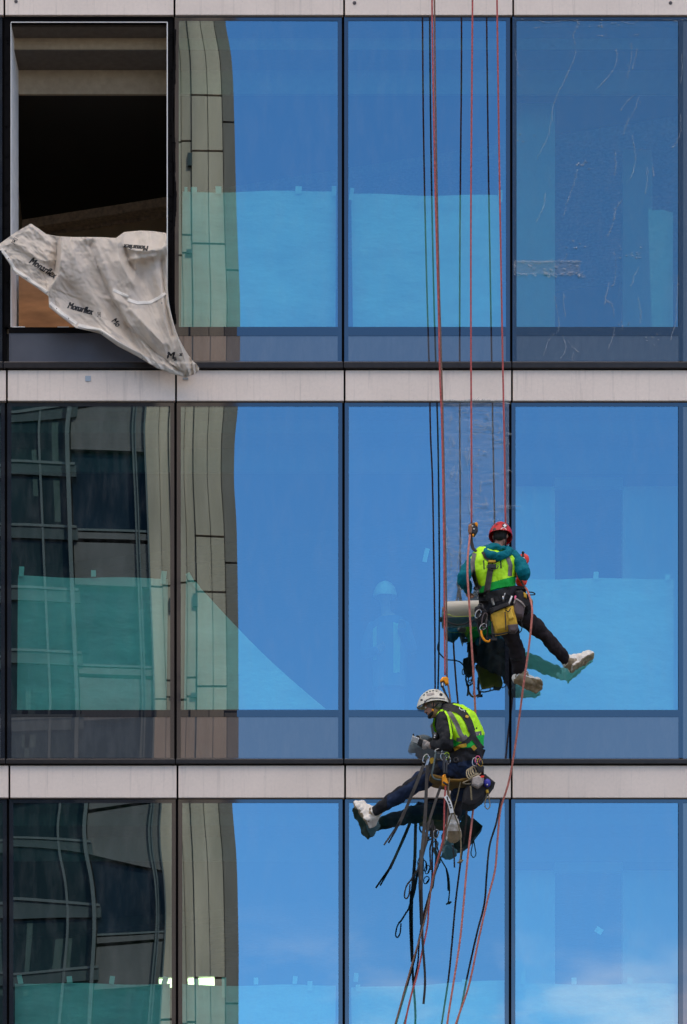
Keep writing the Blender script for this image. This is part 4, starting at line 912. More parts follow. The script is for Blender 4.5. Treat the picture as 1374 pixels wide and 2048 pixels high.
    hs.tube([hc - f*.085 - u*.012 - s*.04, hc - f*.092 - u*.035, hc - f*.085 - u*.012 + s*.04], .008, 6); own(hs.build('chin_strap', M['web'], None), hl)
    # shoe covers
    for (an, he, to, so) in ((La, Lheel, Ltoe, Lsole), (Ra, Rheel, Rtoe, Rsole)):
        m_ = MB(); foot(m_, an, he - (to-he)*.10, to + (to-he)*.06, so, 1.0, .080, .112); limb(m_, [an, (he*.7+to*.3) - so.normalized()*.05], [.070, .070]); sc_ = fuse(m_, 'shoe_cover', [M['cover'], M['soil']], root, .0065, 2, .010, 11, (1,1,1), .011, 12)
        a = (to - he).normalized(); n = (so - a*so.dot(a)).normalized(); face_split(sc_, lambda p, q, n=n: Vector(q).dot(n) > .35)
    # harness: belt, leg loops, back strap, buckle
    tb = bvh([vest, jk, tr])
    rp('waist_belt', [(957, 1197), (980, 1195), (1000, 1190), (1030, 1182), (1052, 1184)], 22, M['web'], tb, off=.02, th=.02); rp('back_strap', [(983, 1128), (979, 1150), (975, 1175), (972, 1194)], 12, M['webgrey'], tb, off=.012, th=.006)
    rp('back_strap', [(966, 1103), (972, 1114), (982, 1122)], 8, M['web'], tb, off=.012, th=.006); rp('back_strap', [(1008, 1110), (999, 1118), (988, 1123)], 8, M['web'], tb, off=.012, th=.006)
    rp('leg_loop', [(962, 1222), (985, 1238), (1010, 1243), (1035, 1232), (1050, 1218)], 12, M['web'], tb, off=.016, th=.014); rp('side_strap', [(968, 1200), (966, 1215), (968, 1232)], 16, M['bagcloth'], tb, off=.022, th=.02); rp('side_strap', [(984, 1196), (987, 1210)], 5, M['steel'], tb, off=.03, th=.006)
    rp('waist_pad', [(1020, 1180), (1035, 1190), (1050, 1205)], 20, M['bagcloth'], tb, off=.03, th=.03); rp('waist_pad', [(965, 1212), (1000, 1212), (1040, 1208)], 26, M['patch'], tb, off=.012, th=.012)
    bk = MB(); c = hit(tb, 984, 1131, .03); bk.box(c.x-.045, c.x+.045, c.y-.012, c.y+.02, c.z-.035, c.z+.015); own(bk.build('buckle', M['black_'], None, bevel=.006), root)
    bk = MB(); c = hit(tb, 984, 1123, .035); bk.box(c.x-.040, c.x+.040, c.y-.012, c.y+.01, c.z-.013, c.z+.013); own(bk.build('buckle_label', M['yellow'], None, bevel=.004), root)
    bk = MB(); c = hit(tb, 985, 1133, .045); bk.tube([c + Vector((.062*math.cos(a), 0, .034*math.sin(a))) for a in np.linspace(.35, -math.pi-.35, 16)], .006, 6); own(bk.build('dorsal_ring', M['dkmetal'], None, smooth=True), root)
    rp('knee_strap', [(1020, 1316), (1032, 1321), (1049, 1318)], 3, M['web'], tb, off=.008, th=.006)
    return root
RED = build_red()

# things hung on the red helmeted worker's harness
def hang(poly, d, th, name, m, label, cat, bulge=.35, group=None, bevel=.004):
    mb = MB(); mb.pillow([P(x, y, d) for x, y in poly], (0, th, 0), bulge); o = mb.build(name, m, None, smooth=False, bevel=bevel)
    return tag(o, label, cat, group) if label else o
tp_ = hang([(981, 1222), (1010, 1212), (1020, 1250), (1017, 1262), (992, 1267), (986, 1248)], .99, .10, 'tool_pouch', M['yellow'], 'big yellow and black canvas tool pouch on the red helmeted worker\'s hips', 'tool pouch')
own(hang([(978, 1218), (1016, 1205), (1022, 1212), (983, 1228)], 1.01, .11, 'top_band', M['bagcloth'], None, None), tp_)
own(hang([(1013, 1213), (1027, 1211), (1037, 1255), (1031, 1263), (1019, 1261), (1009, 1228)], 1.01, .07, 'side_pocket', M['yellow'], None, None), tp_)
own(hang([(1015, 1250), (1036, 1248), (1037, 1257), (1031, 1264), (1019, 1263)], 1.03, .075, 'pocket_foot', M['taupe'], None, None), tp_)
own(hang([(1013, 1222), (1023, 1219), (1028, 1236), (1018, 1240)], 1.045, .03, 'small_pocket', mat('bright_yellow_canvas', (.75, .47, .05), .7, 0, 12, .2), None, None), tp_)
q = MB(); q.tube([P(*a) for a in spline([(1010, 1224, 1.06), (1011, 1240, 1.07), (1012, 1260, 1.06)], 4)], .007, 5); q.tube([P(*a) for a in spline([(1012, 1221, 1.06), (1017, 1223, 1.07), (1021, 1217, 1.06)], 4)], .006, 5); q.tube([P(*a) for a in spline([(985, 1268, 1.0), (1000, 1268, 1.02), (1030, 1262, 1.0)], 4)], .008, 5); own(q.build('piping', M['web'], None), tp_)
tq = MB()
for (a, b, r, mm) in (((1016, 1213), (1024, 1192), .010, 0), ((1007, 1204), (1006, 1192), .010, 1), ((1008, 1196), (1010, 1186), .006, 1)): tq.tube([P(*a, 1.0), P(*b, 1.02)], r, 8, m=mm)
o = tq.build('hand_tool', [M['white_'], M['steel']], None, smooth=True); tag(o, 'white and steel hand tools sticking up out of the yellow pouch', 'hand tool')
pk = hang([(1028, 1205), (1034, 1196), (1046, 1204), (1050, 1214), (1046, 1236), (1032, 1236), (1026, 1226)], 1.0, .11, 'chalk_pouch', M['taupe'], 'taupe drawstring pouch to the right of the yellow tool pouch', 'pouch')
q = MB(); q.tube([P(*a) for a in spline([(1028, 1207, 1.03), (1031, 1199, 1.04), (1036, 1200, 1.05), (1046, 1208, 1.05), (1050, 1214, 1.03)], 5)], .009, 6); q.tube([P(1031, 1192, 1.03), P(1030, 1200, 1.04)], .010, 6, m=1); own(q.build('rim', [M['glove'], M['fleshpink']], None, smooth=True), pk)
sb = hang([(1030, 1182), (1042, 1180), (1056, 1190), (1066, 1202), (1066, 1214), (1056, 1222), (1040, 1214), (1032, 1200)], .94, .14, 'hip_bag', M['bagcloth'], 'black hip bag with yellow patches on the red helmeted worker\'s right side', 'bag')
own(hang([(1047, 1184), (1053, 1187), (1054, 1197), (1048, 1194)], 1.0, .02, 'yellow_patch', M['yellow'], None, None, bevel=0), sb); own(hang([(1060, 1194), (1065, 1200), (1065, 1207), (1060, 1203)], .985, .02, 'yellow_patch', M['yellow'], None, None, bevel=0), sb)
q = MB(); q.tube([P(*a) for a in spline([(1055, 1184, .95), (1066, 1185, .97), (1070, 1189, .97), (1060, 1190, .96)], 4)], .007, 6); own(q.build('side_handle', M['web'], None, smooth=True), sb)

def carabiner(c, ang, L_=.10, W=.055, m=None, name='carabiner', label=None, group=None, r=.006, tilt=0.0):
    """oval snap link in the plane facing the street"""
    pts = []
    for k in range(21):
        a = 2*math.pi*k/20; x, z = math.sin(a) * W/2 * (1 + .15*math.cos(a)), math.cos(a) * L_/2
        pts.append(c + Vector((x*math.cos(ang) + z*math.sin(ang), tilt * z, -x*math.sin(ang) + z*math.cos(ang))))
    mb = MB(); mb.tube(pts, r, 7, caps=False); o = mb.build(name, m or M['steel'], None, smooth=True)
    g = MB(); g.tube([pts[3], pts[8]], r * 1.5, 7); own(g.build('screw_gate', M['dkmetal'], None, smooth=True), o)
    if label: tag(o, label, 'carabiner', group)
    return o
G1 = 'carabiners on the red helmeted worker\'s belt'
for (x, y, a, mm, lab, L_) in ((956, 1228, .5, M['steel'], 'steel carabiner at the worker\'s left hip, end of the film roll', .10), (962, 1215, -.3, M['dkmetal'], 'dark carabiner just above the end of the film roll', .09), (969, 1240, .2, M['taupe'], 'brownish elongated link below the worker\'s left hip', .16), (966, 1254, .9, M['steel'], 'bright carabiner above the orange yellow hook', .09)):
    carabiner(P(x, y, .98), a, L_, .055, mm, label=lab, group=G1)
q = MB(); q.tube([P(*a) for a in spline([(962, 1260, .97), (964, 1272, .98), (970, 1281, .98), (978, 1283, .98), (980, 1279, .98)], 5)], [.013]*10 + [.012]*5 + [.009]*(len(spline([(0,0)]*5, 5)) - 15), 8)
o = q.build('hook', M['amber'], None, smooth=True); tag(o, 'orange yellow curved hook hanging below the left hip', 'hook')
q = MB(); lay = spline([(985, 1243, .97), (985, 1262, .99), (988, 1278, .99)], 5); q.tube([P(*a) for a in lay], .014, 4, .4); q.box(*[v for ab in ((P(982,1279,1).x, P(994,1279,1).x), (-1.01, -.99), (P(0,1281,1).z, P(0,1276,1).z)) for v in ab]); o = q.build('hanging_strap', M['web'], None); tag(o, 'short black strap with buckle dangling left of the yellow pouch', 'strap')
q = MB(); q.tube([P(*a) for a in spline([(1040, 1236, .95), (1044, 1250, .97), (1042, 1262, .96), (1034, 1268, .95)], 5)], .006, 5); o = q.build('cord_loop', M['web'], None); tag(o, 'thin black cord loop hanging under the taupe pouch', 'cord')
for k, (pts, lab) in enumerate((([(890, 1223, .5), (889, 1236, .55), (905, 1248, .6), (925, 1249, .62), (940, 1244, .7), (958, 1236, .9)], 'dark safety lanyard between the brown rope and the worker\'s hip'),)):
    q = MB(); q.tube([P(*a) for a in spline(pts, 8)], .008, 6); o = q.build('lanyard', M['web'], None, smooth=True); tag(o, lab, 'lanyard')
for (x, y) in ((908, 1248), (920, 1250)): pass
for pts, r_, lab in (([(958, 1236, .92), (956, 1256, .90), (961, 1272, .90), (959, 1290, .90)], .012, 'black webbing end dangling beside the brownish link'), ([(972, 1244, .94), (975, 1262, .93), (972, 1284, .93)], .009, 'black cord end beside the orange yellow hook')):
    q = MB(); q.tube([P(*a) for a in spline(pts, 6)], r_, 5, .5); o = q.build('webbing_end', M['web'], None, smooth=True); tag(o, lab, 'strap')
gp = hang([(950, 1214), (962, 1210), (974, 1222), (974, 1244), (962, 1250), (952, 1238)], .93, .10, 'gear_pouch', M['bagcloth'], 'small black gear pouch at the left hip behind the carabiners', 'pouch')
# suction cup lifter
sc_ = empty('suction_lifter', P(1046, 1138, .62)); tag(sc_, 'orange red double suction cup lifter beside the red helmeted worker\'s right elbow', 'suction lifter')
def kp(o, root): o.parent = root; o.matrix_parent_inverse = Matrix.Translation(root.location).inverted(); return o
for (x, y, rr) in ((1047, 1118, .066), (1043, 1161, .066)):
    q = MB(); c = P(x, y, .60); n = 28; rg = []
    for (dy, r) in ((.05, .55), (.04, .95), (.015, 1.0), (0, .96), (-.012, .75), (-.018, .35)): rg.append([c + Vector((math.cos(6.2832*k/n)*rr*r, dy, math.sin(6.2832*k/n)*rr*r)) for k in range(n)])
    q.rings(rg); kp(q.build('suction_cup', M['cup'], None, smooth=True), sc_)
q = MB(); q.tube([P(1047, 1120, .64), P(1045, 1138, .68), P(1043, 1160, .64)], .016, 8); q.tube([P(1047, 1122, .65), P(1046, 1107, .66)], .012, 8); q.ball(P(1046, 1105.5, .66), .017); kp(q.build('lever_handle', M['black_'], None, smooth=True), sc_)
q = MB(); q.box(*[v for ab in ((P(1044.5,0,.66).x, P(1049,0,.66).x), (-.675, -.655), (P(0,1118.5,.66).z, P(0,1115,.66).z)) for v in ab]); kp(q.build('release_tab', M['white_'], None), sc_)
# ascender held on the rope over the worker's left shoulder
ac = hang([(938, 1048), (943, 1046), (950, 1045), (955, 1051), (956, 1062), (950, 1071), (943, 1069), (938, 1060)], .86, .05, 'rope_grab', M['dkmetal'], 'dark and orange rope grab clamped on the red rope above the worker\'s left shoulder', 'rope grab')
own(hang([(949, 1046), (953, 1044), (956, 1048), (955, 1054), (951, 1052)], .875, .05, 'orange_cam', M['amber'], None, None), ac); own(hang([(937, 1050), (943, 1047), (945, 1056), (943, 1068), (938, 1068), (936, 1060)], .875, .03, 'brown_body', mat('brown_anodised', (.30, .13, .07), .4, .5), None, None), ac)
own(hang([(944, 1068), (948, 1068), (948, 1073), (944, 1072)], .87, .03, 'lower_cam', M['amber'], None, None), ac)
q = MB(); q.tube([P(*a) for a in spline([(941, 1070, .86), (943, 1085, .87), (947, 1098, .90), (957, 1105, .93)], 6)], .019, 6, .4); own(q.build('tether', M['web'], None), ac)
q = MB(); q.ball(P(945, 1052, .89), .008, m=0); q.ball(P(948, 1058, .89), .009, m=0); own(q.build('bolt', M['white_'], None, smooth=True), ac)
# ============================================================ worker with the white helmet
def build_white():
    f, s, u = frame((-.90, .26, -.34)); f2, s2, u2 = frame((-.93, .27, -.17)); hc = P(868, 1412, .84); RT, FW = Vector((.80, .60, 0)), Vector((-.6, .8, 0))
    rings = [(P(920, 1548, .80), .15, .12), (P(924, 1534, .82), .175, .14), (P(928, 1515, .84), .165, .135), (P(932, 1495, .86), .165, .135), (P(929, 1472, .88), .20, .145), (P(919, 1449, .89), .225, .145), (P(906, 1431, .88), .20, .12), (P(893, 1420, .86), .11, .085), (P(884, 1414, .85), .062, .058)]
    As, Ae, Aw = P(888, 1437, 1.03), P(893, 1486, 1.08), P(860, 1491, .90); Bs, Be, Bw = P(884, 1432, .70), P(880, 1478, .62), P(852, 1487, .78)
    Lh, Lk, La = P(900, 1537, .84), P(824, 1573, .60), P(755, 1620, .32); Rh, Rk, Ra = P(922, 1545, .84), P(916, 1592, .50), P(906, 1636, .46)
    b = MB(); torso(b, rings, RT, FW, -.012); head(b, hc, f, s, u, 1.02); limb(b, [P(893, 1424, .86), P(884, 1415, .85), hc - u*.03 - f*.02], [.062, .055, .056])
    limb(b, [As, Ae, Aw], [.055, .042, .028]); limb(b, [Bs, Be, Bw], [.052, .04, .028]); limb(b, [Lh, Lk, La], [.09, .06, .042]); limb(b, [Rh, Rk, Ra], [.09, .058, .042])
    Lheel, Ltoe, Lsole = P(738, 1646, .24), P(714, 1611, .06), Vector((-.80, .25, -.50)); Rheel, Rtoe, Rsole = P(905, 1650, .48), P(909, 1684, .34), Vector((.05, -.95, -.15))
    limb(b, [La, (Lheel + Ltoe)/2], [.035, .025]); limb(b, [Ra, (Rheel + Rtoe)/2], [.035, .025]); limb(b, [Aw, Aw + (Vector((-.9, .2, .1))).normalized()*.02], [.028, .028])
    root = fuse(b, 'person', M['skin'], None, .009, 3); tag(root, 'seated rope worker in white helmet and black jumper, bent over a phone', 'person')
    Z = lambda o: own(o, root)
    e = MB(); [e.ball(hc + f*.090 + s*.03*k + u*.012, .012) for k in (-1, 1)]; Z(e.build('eye', M['white_'], None, smooth=True))
    h = MB(); limb(h, [hc + f*.05 - u*.085 - s*.045, hc + f*.088 - u*.092, hc + f*.05 - u*.085 + s*.045], [.018, .022, .018]); limb(h, [hc + f*.096 - u*.045 - s*.025, hc + f*.104 - u*.042, hc + f*.096 - u*.045 + s*.025], [.006, .008, .006]); 
    for sg in (1, -1): h.tube([hc + f*.084 + s*.018*sg + u*.030, hc + f*.086 + s*.042*sg + u*.030], .006, 6)
    Z(h.build('beard', M['hair'], None, smooth=True))
    rot = Matrix((s, f, u)).transposed(); c = MB(); c.ball(hc - f*.012 + u*.022, .090, .104, .092, rot); c.ball(hc - f*.045 - u*.030, .080, .062, .055, rot); cp = fuse(c, 'knit_cap', M['cap'], None, .008, 3, .004, 14); Z(cp)
    t = MB(); limb(t, [Lh, P(862, 1551, .74), Lk, P(790, 1596, .46), La], [.112, .112, .090, .084, .066]); limb(t, [Rh, P(920, 1568, .66), Rk, P(911, 1614, .46), Ra + Vector((0, 0, .02))], [.110, .104, .090, .080, .070]); torso(t, rings[:4], RT, FW, .006)
    tr = Z(fuse(t, 'trousers', [M['navy'], M['patch']], None, .010, 3, .012, 10, (1,1,1), .009, 10)); 
    def shin(p, n):
        x, y = pxof(p); return (x < 774 and y > 1570) or (y > 1602 and x > 880) or (abs((x - 822) * .6 + (y - 1560)) < 3.5 and x < 850)
    face_split(tr, shin)
    j = MB(); torso(j, rings[2:], RT, FW, .004); limb(j, [As, (As+Ae)/2, Ae, (Ae+Aw)/2 + Vector((0, 0, -.005)), Aw + Vector((.03, 0, 0))], [.094, .090, .080, .066, .046]); limb(j, [Bs, (Bs+Be)/2, Be, Bw + Vector((.03, 0, 0))], [.080, .072, .066, .045])
    jk = Z(fuse(j, 'jumper', M['black_knit'], None, .009, 3, .010, 10, (1,1,1), .008, 11))
    v = MB(); torso(v, [(P(929, 1504, .86), .185, .15), (P(932, 1490, .87), .20, .155), (P(929, 1472, .88), .225, .16), (P(920, 1451, .89), .24, .16), (P(908, 1434, .885), .215, .135), (P(897, 1425, .87), .13, .10)], RT, FW, .012)
    vest = Z(fuse(v, 'vest', [M['neon'], M['green']], None, .0075, 3, .012, 8, (1,1,1), .009, 9, (1.2, 1, .6)))
    def grn(p, n):
        x, y = pxof(p); return y > np.interp(x, [890, 905, 925, 945, 955, 970], [1472, 1478, 1488, 1480, 1470, 1470])
    face_split(vest, grn)
    tv2 = bvh([vest, jk]); rp = lambda nm, pts, wd, mm, tr_=None, **k: Z(restrap(nm, pts, wd, tr_ or tv2, mm, None, **k))
    rp('reflective_stripe', [(893, 1418), (904, 1432), (914, 1450), (921, 1468), (928, 1478)], 9, M['reflective'], off=.004, th=.003); rp('reflective_stripe', [(913, 1479), (924, 1480), (934, 1472)], 8, M['reflective'], off=.005, th=.003); rp('reflective_stripe', [(946, 1468), (963, 1466)], 8, M['reflective'], off=.004, th=.003)
    rp('vest_binding', [(872, 1468), (867, 1450), (869, 1432), (878, 1421), (889, 1420), (896, 1432), (900, 1450), (903, 1470), (902, 1478)], 4, M['neon'], off=.012, th=.008)
    hm = helmet(hc + u2*.052 + f2*.004, f2, s2, u2, M['white_shell'], None, .168, .132, .136); Z(hm); th = bvh([hm])
    vt = MB()
    def spot(mb, tree, x, y, rx, ry, a=0, off=.003):
        q = [hit(tree, x + math.cos(k*math.pi/5)*rx*math.cos(a) - math.sin(k*math.pi/5)*ry*math.sin(a), y + math.cos(k*math.pi/5)*rx*math.sin(a) + math.sin(k*math.pi/5)*ry*math.cos(a), off) for k in range(10)]; c0 = hit(tree, x, y, off)
        if c0 is not None and all(z is not None for z in q): mb.add([c0] + q, [(0, k+1, (k+1) % 10 + 1) for k in range(10)])
    for (x, y, a) in ((848, 1390, -.7), (854, 1385, -.5), (860, 1382.5, -.3), (866, 1381.5, -.1), (873, 1382, .2)): spot(vt, th, x, y, 2.3, 1.2, a)
    spot(vt, th, 882, 1389, 3.4, 3.0, .6); spot(vt, th, 843, 1400, 2.4, 2.0); spot(vt, th, 849, 1402, 1.2, 1.0); vt_ = vt.build('vent', M['black_'], None); own(vt_, hm)
    sk = MB(); lay_ribbon(sk, th, [(853, 1390), (868, 1387)], 5, .003, .002); own(sk.build('sticker', M['glove'], None), hm)
    bd = MB(); lay_ribbon(bd, th, [(846, 1409), (853, 1400), (862, 1396), (876, 1396), (890, 1398)], 1.6, .004, .004); own(bd.build('rim_groove', M['dkmetal'], None), hm)
    vz = MB(); cc = hc + u2*.045 + f2*.004; rg = []
    for r_, z in ((.180, -.005), (.186, -.030), (.184, -.048)): rg.append([cc + (f2*math.cos(a) * r_ + s2*math.sin(a) * .130) + u2*z for a in np.linspace(-.95, .95, 14)])
    vv = [p for q in rg for p in q]; vz.add(vv, [(i*14+k, i*14+k+1, (i+1)*14+k+1, (i+1)*14+k) for i in range(2) for k in range(13)]); own(vz.build('visor', glassy('smoked_visor', .12, (.8, .85, .9), (.5, .52, .55)), None, smooth=True), hm)
    hs = MB()
    for sg in (1, -1): hs.tube([hc - f*.02 + s*.096*sg + u*.0, hc + f*.01 + s*.088*sg - u*.05, hc + f*.045 + s*.055*sg - u*.105], .008, 6); hs.tube([hc - f*.07 + s*.08*sg - u*.02, hc + f*.01 + s*.085*sg - u*.055], .007, 6)
    own(hs.build('chin_strap', M['web'], None), hm); cb = MB(); cb.ball(hc + f*.02 - s*.085 - u*.068, .013, .010, .016); own(cb.build('strap_buckle', M['amber'], None, smooth=True), hm)
    for (an, he, to, so) in ((La, Lheel, Ltoe, Lsole), (Ra, Rheel, Rtoe, Rsole)):
        m_ = MB(); foot(m_, an, he - (to-he)*.12, to + (to-he)*.06, so, 1.0, .078 if an is Ra else .098, .145); limb(m_, [an, (he*.7+to*.3) - so.normalized()*.05], [.066, .072]); sc_ = Z(fuse(m_, 'shoe_cover', [M['cover'], M['soil']], None, .0065, 2, .010, 11, (1,1,1), .011, 12))
        a = (to - he).normalized(); n = (so - a*so.dot(a)).normalized(); face_split(sc_, lambda p, q, n=n: Vector(q).dot(n) > .45 and not (850 < pxof(p)[0] and pxof(p)[1] < 1662))
    # gloves on both hands, fingers closed on the phone
    for (w_, dr, pl, nm) in ((Aw, Vector((-.88, .15, .30)), Vector((.15, .75, .65)), 'glove'), (Bw, Vector((-.92, -.1, .18)), Vector((.1, -.6, .75)), 'glove')):
        g = MB(); hand(g, w_ + dr.normalized()*.01, dr, pl, 1.12, .62); limb(g, [w_ - dr.normalized()*.02, w_ + dr.normalized()*.03], [.034, .036]); go = fuse(g, nm, [M['glove'], M['grip']], None, .0048, 1); Z(go)
        d0 = dr.normalized(); face_split(go, lambda p, q, w_=w_, d0=d0: (p - w_).dot(d0) > .085)
    tb = bvh([vest, jk, tr])
    rp('shoulder_strap', [(886, 1414), (900, 1414), (918, 1420), (930, 1430), (938, 1444), (944, 1462)], 14, M['web'], tb, off=.014, th=.012)
    rp('back_strap', [(936, 1438), (943, 1458), (948, 1475), (958, 1490), (965, 1498)], 11, M['web'], tb, off=.012, th=.010); rp('back_strap', [(946, 1470), (936, 1482), (920, 1492)], 9, M['web'], tb, off=.012, th=.010)
    rp('strap_label', [(931, 1432), (937, 1434)], 5, M['yellow'], tb, off=.03, th=.004)
    tg = MB(); lay_text(tg, bvh([o for o in root.children if o.name.startswith('shoulder_strap')]), 'CA', 917, 1417, 10, .5, 0, .006, weight=.02); own(tg.build('strap_lettering', M['white_'], None), root)
    rp('waist_belt', [(895, 1512), (915, 1512), (935, 1508), (955, 1508), (967, 1512)], 26, M['bagcloth'], tb, off=.02, th=.02); rp('belt_panel', [(908, 1499), (921, 1492), (933, 1490)], 7, M['yellow'], tb, off=.03, th=.008); rp('belt_panel', [(945, 1492), (951, 1499)], 8, M['yellow'], tb, off=.03, th=.008)
    rp('leg_loop', [(862, 1520), (866, 1535), (872, 1548)], 22, M['bagcloth'], tb, off=.02, th=.02); rp('leg_loop_label', [(862, 1516), (866, 1526)], 9, M['yellow'], tb, off=.034, th=.006); rp('seat_pocket', [(916, 1525), (934, 1527)], 12, M['navy'], tb, off=.02, th=.008)
    rp('leg_loop', [(858, 1513), (856, 1522), (852, 1532)], 5, M['steel'], tb, off=.02, th=.012)
    # seat pad with its yellow edge
    st = MB(); st.pillow([P(x, y, .98) for x, y in [(860, 1548), (872, 1551), (886, 1556), (902, 1559), (925, 1560), (940, 1557), (942, 1561), (930, 1564), (900, 1564), (872, 1558), (860, 1553)]], (0, .34, 0), .08); Z(st.build('seat_pad', mat('ochre_seat_edge', (.25, .13, .015), .7, 0, 10, .4), None, bevel=.004))
    return root
WHITE = build_white()
ph = MB(); a, b = P(823, 1477, .86), P(846, 1486, .88); ax = (b - a).normalized(); n_ = Vector((-.30, .55, .78)); n_ = (n_ - ax*n_.dot(ax)).normalized(); sd_ = ax.cross(n_)
ph.prism([a + sd_*.035, a - sd_*.035, b - sd_*.035, b + sd_*.035], n_*.009); PH = ph.build('phone', M['white_'], None, bevel=.003); tag(PH, 'pale phone held in the gloved hands of the white helmeted worker', 'phone')
sc2 = MB(); q = [a + sd_*.031 + ax*.006, a - sd_*.031 + ax*.006, b - sd_*.031 - ax*.006, b + sd_*.031 - ax*.006]; sc2.prism([p + n_*.0092 for p in q], n_*.0006); sc2.build('screen', mat('phone_screen', (.02, .025, .03), .1), PH)

# gear hung on the white helmeted worker
bg_ = hang([(943, 1558), (952, 1549), (971, 1548), (991, 1565), (967, 1597), (950, 1610), (938, 1612), (925, 1606), (928, 1580)], .98, .22, 'gear_bag', M['bagcloth'], 'black angular gear bag hanging behind the white helmeted worker\'s seat', 'bag', .12)
own(hang([(968, 1552), (988, 1565), (982, 1574), (966, 1562)], 1.0, .02, 'flap', M['patch'], None, None, bevel=0), bg_)
tp3 = hang([(944, 1556), (956, 1550), (968, 1556), (966, 1568), (956, 1576), (944, 1570)], 1.05, .08, 'rag_pouch', M['glove'], 'crumpled pale cloth pouch in front of the black gear bag', 'pouch')
own(hang([(961, 1552), (968, 1551), (968, 1555), (961, 1557)], 1.07, .03, 'red_tab', M['cup'], None, None, bevel=0), tp3)
bb2 = MB(); c = P(974, 1566, 1.02); bb2.ball(c, .042, .04, .048); o = bb2.build('blue_ball_clip', M['blue_'], None, smooth=True); tag(o, 'round blue fitting on the side of the black gear bag', 'fitting')
q = MB(); q.ball(c + Vector((0, -.03, -.03)), .012); own(q.build('stud', M['steel'], None, smooth=True), o)
rc = MB()
for k in range(4): cx, cy = 938 + k*4.2, 1548 - k*2.5; rc.tube([P(cx + 5*math.cos(a)*(1+.1*k), cy + 9*math.sin(a) + 2*math.cos(a), 1.04 + .02*math.sin(a)) for a in np.linspace(0, 6.5, 22)], .008, 6)
o = rc.build('rope_coil', mat('beige_cord', (.42, .33, .20), .8, 0, 60, .3), None, smooth=True); tag(o, 'small beige coil of cord clipped behind the white helmeted worker', 'rope coil')
q = MB(); q.tube([P(*a) for a in spline([(956, 1536, 1.02), (962, 1545, 1.05), (954, 1552, 1.06), (938, 1560, 1.04), (926, 1566, 1.02), (936, 1568, 1.0), (948, 1565, 1.0)], 6)], .008, 6); own(q.build('tail', mat('beige_cord_tail', (.34, .27, .17), .8), None, smooth=True), o)
bp_ = hang([(950, 1536), (960, 1528), (968, 1534), (968, 1548), (956, 1550)], 1.03, .10, 'small_pouch', M['bagcloth'], 'small black pouch at the back of the white helmeted worker\'s belt', 'pouch')
GC = 'clips and carabiners on the white helmeted worker\'s belt'
for (x, y, a, mm, lab, L_) in ((955, 1520, .2, M['fleshpink'], 'pink carabiner at the back of the belt', .09), (960, 1525, -.3, M['yellow'], 'yellow carabiner at the back of the belt', .09), (949, 1524, .1, M['steel'], 'steel carabiner beside the pink one', .09), (893, 1512, .2, mat('lime_metal', (.55, .75, .03), .4, .3), 'lime yellow carabiner at the belt front', .08), (886, 1514, -.2, M['steel'], 'steel carabiner at the belt front left of the lime one', .08), (896, 1521, .1, M['steel'], 'steel oval link just under the lime carabiner', .08), (851, 1517, .5, M['steel'], 'steel carabiner over the thigh where the long straps hang', .10), (877, 1502, 1.4, M['steel'], 'steel ring lying flat above the belt front', .08), (912, 1520, .0, M['dkmetal'], 'dark ring on the belt side', .05)):
    carabiner(P(x, y, 1.06), a, L_, .05, mm, label=lab, group=GC)
fl = hang([(884, 1552), (890, 1546), (893, 1556), (897, 1566), (893, 1573), (884, 1571)], 1.04, .05, 'descender', M['amber'], 'orange rope descender in front of the white helmeted worker\'s seat', 'descender')
own(hang([(886, 1562), (896, 1568), (894, 1571), (885, 1566)], 1.06, .02, 'cam_plate', M['black_'], None, None, bevel=0), fl)
q = MB(); q.tube([P(*a) for a in spline([(872, 1503, 1.06), (869, 1520, 1.08), (866, 1538, 1.09), (864, 1550, 1.08), (870, 1558, 1.08), (882, 1560, 1.07)], 6)], .010, 6); o = q.build('lanyard', mat('grey_green_cord', (.07, .10, .10), .7), None, smooth=True); tag(o, 'grey green cord looping from the belt front down to the orange descender', 'lanyard')
q = MB(); q.tube([P(*a) for a in spline([(889, 1514, 1.07), (888, 1530, 1.08), (889, 1548, 1.08)], 6)], .016, 6); q.tube([P(*a) for a in spline([(895, 1522, 1.07), (893, 1535, 1.08), (893, 1548, 1.08)], 6)], .012, 6); o = q.build('link_chain', M['dkmetal'], None, smooth=True); tag(o, 'dark twin links between the belt front and the orange descender', 'link')
# rope grab above the white helmet
rg_ = hang([(880, 1360), (885, 1354), (893, 1353), (897, 1356), (898, 1369), (891, 1369), (888, 1362), (881, 1364)], .84, .05, 'rope_grab', M['amber'], 'amber yellow rope grab on the ropes just above the white helmet', 'rope grab')
own(hang([(881, 1363), (887, 1363), (888, 1374), (882, 1373)], .83, .04, 'lower_body', M['dkmetal'], None, None), rg_); q = MB(); q.tube([P(885, 1366, .88), P(885, 1371, .88)], .008, 6); own(q.build('pin', M['white_'], None), rg_)
q = MB(); q.tube([P(*a) for a in spline([(885, 1372, .85), (890, 1385, .86), (898, 1402, .88), (905, 1414, .93)], 6)], .013, 6, .5); own(q.build('tether', M['web'], None), rg_)
# phone pouch / radio in the lap
q = MB(); q.ball(P(872, 1473, 1.0), .045, .04, .05); o = q.build('chest_radio', M['black_'], None, smooth=True); tag(o, 'black rounded device hanging at the chest behind the forearm', 'radio')
q = MB(); q.ball(P(870, 1471, 1.04), .009); q.ball(P(869, 1475, 1.04), .008); own(q.build('button', M['white_'], None, smooth=True), o)

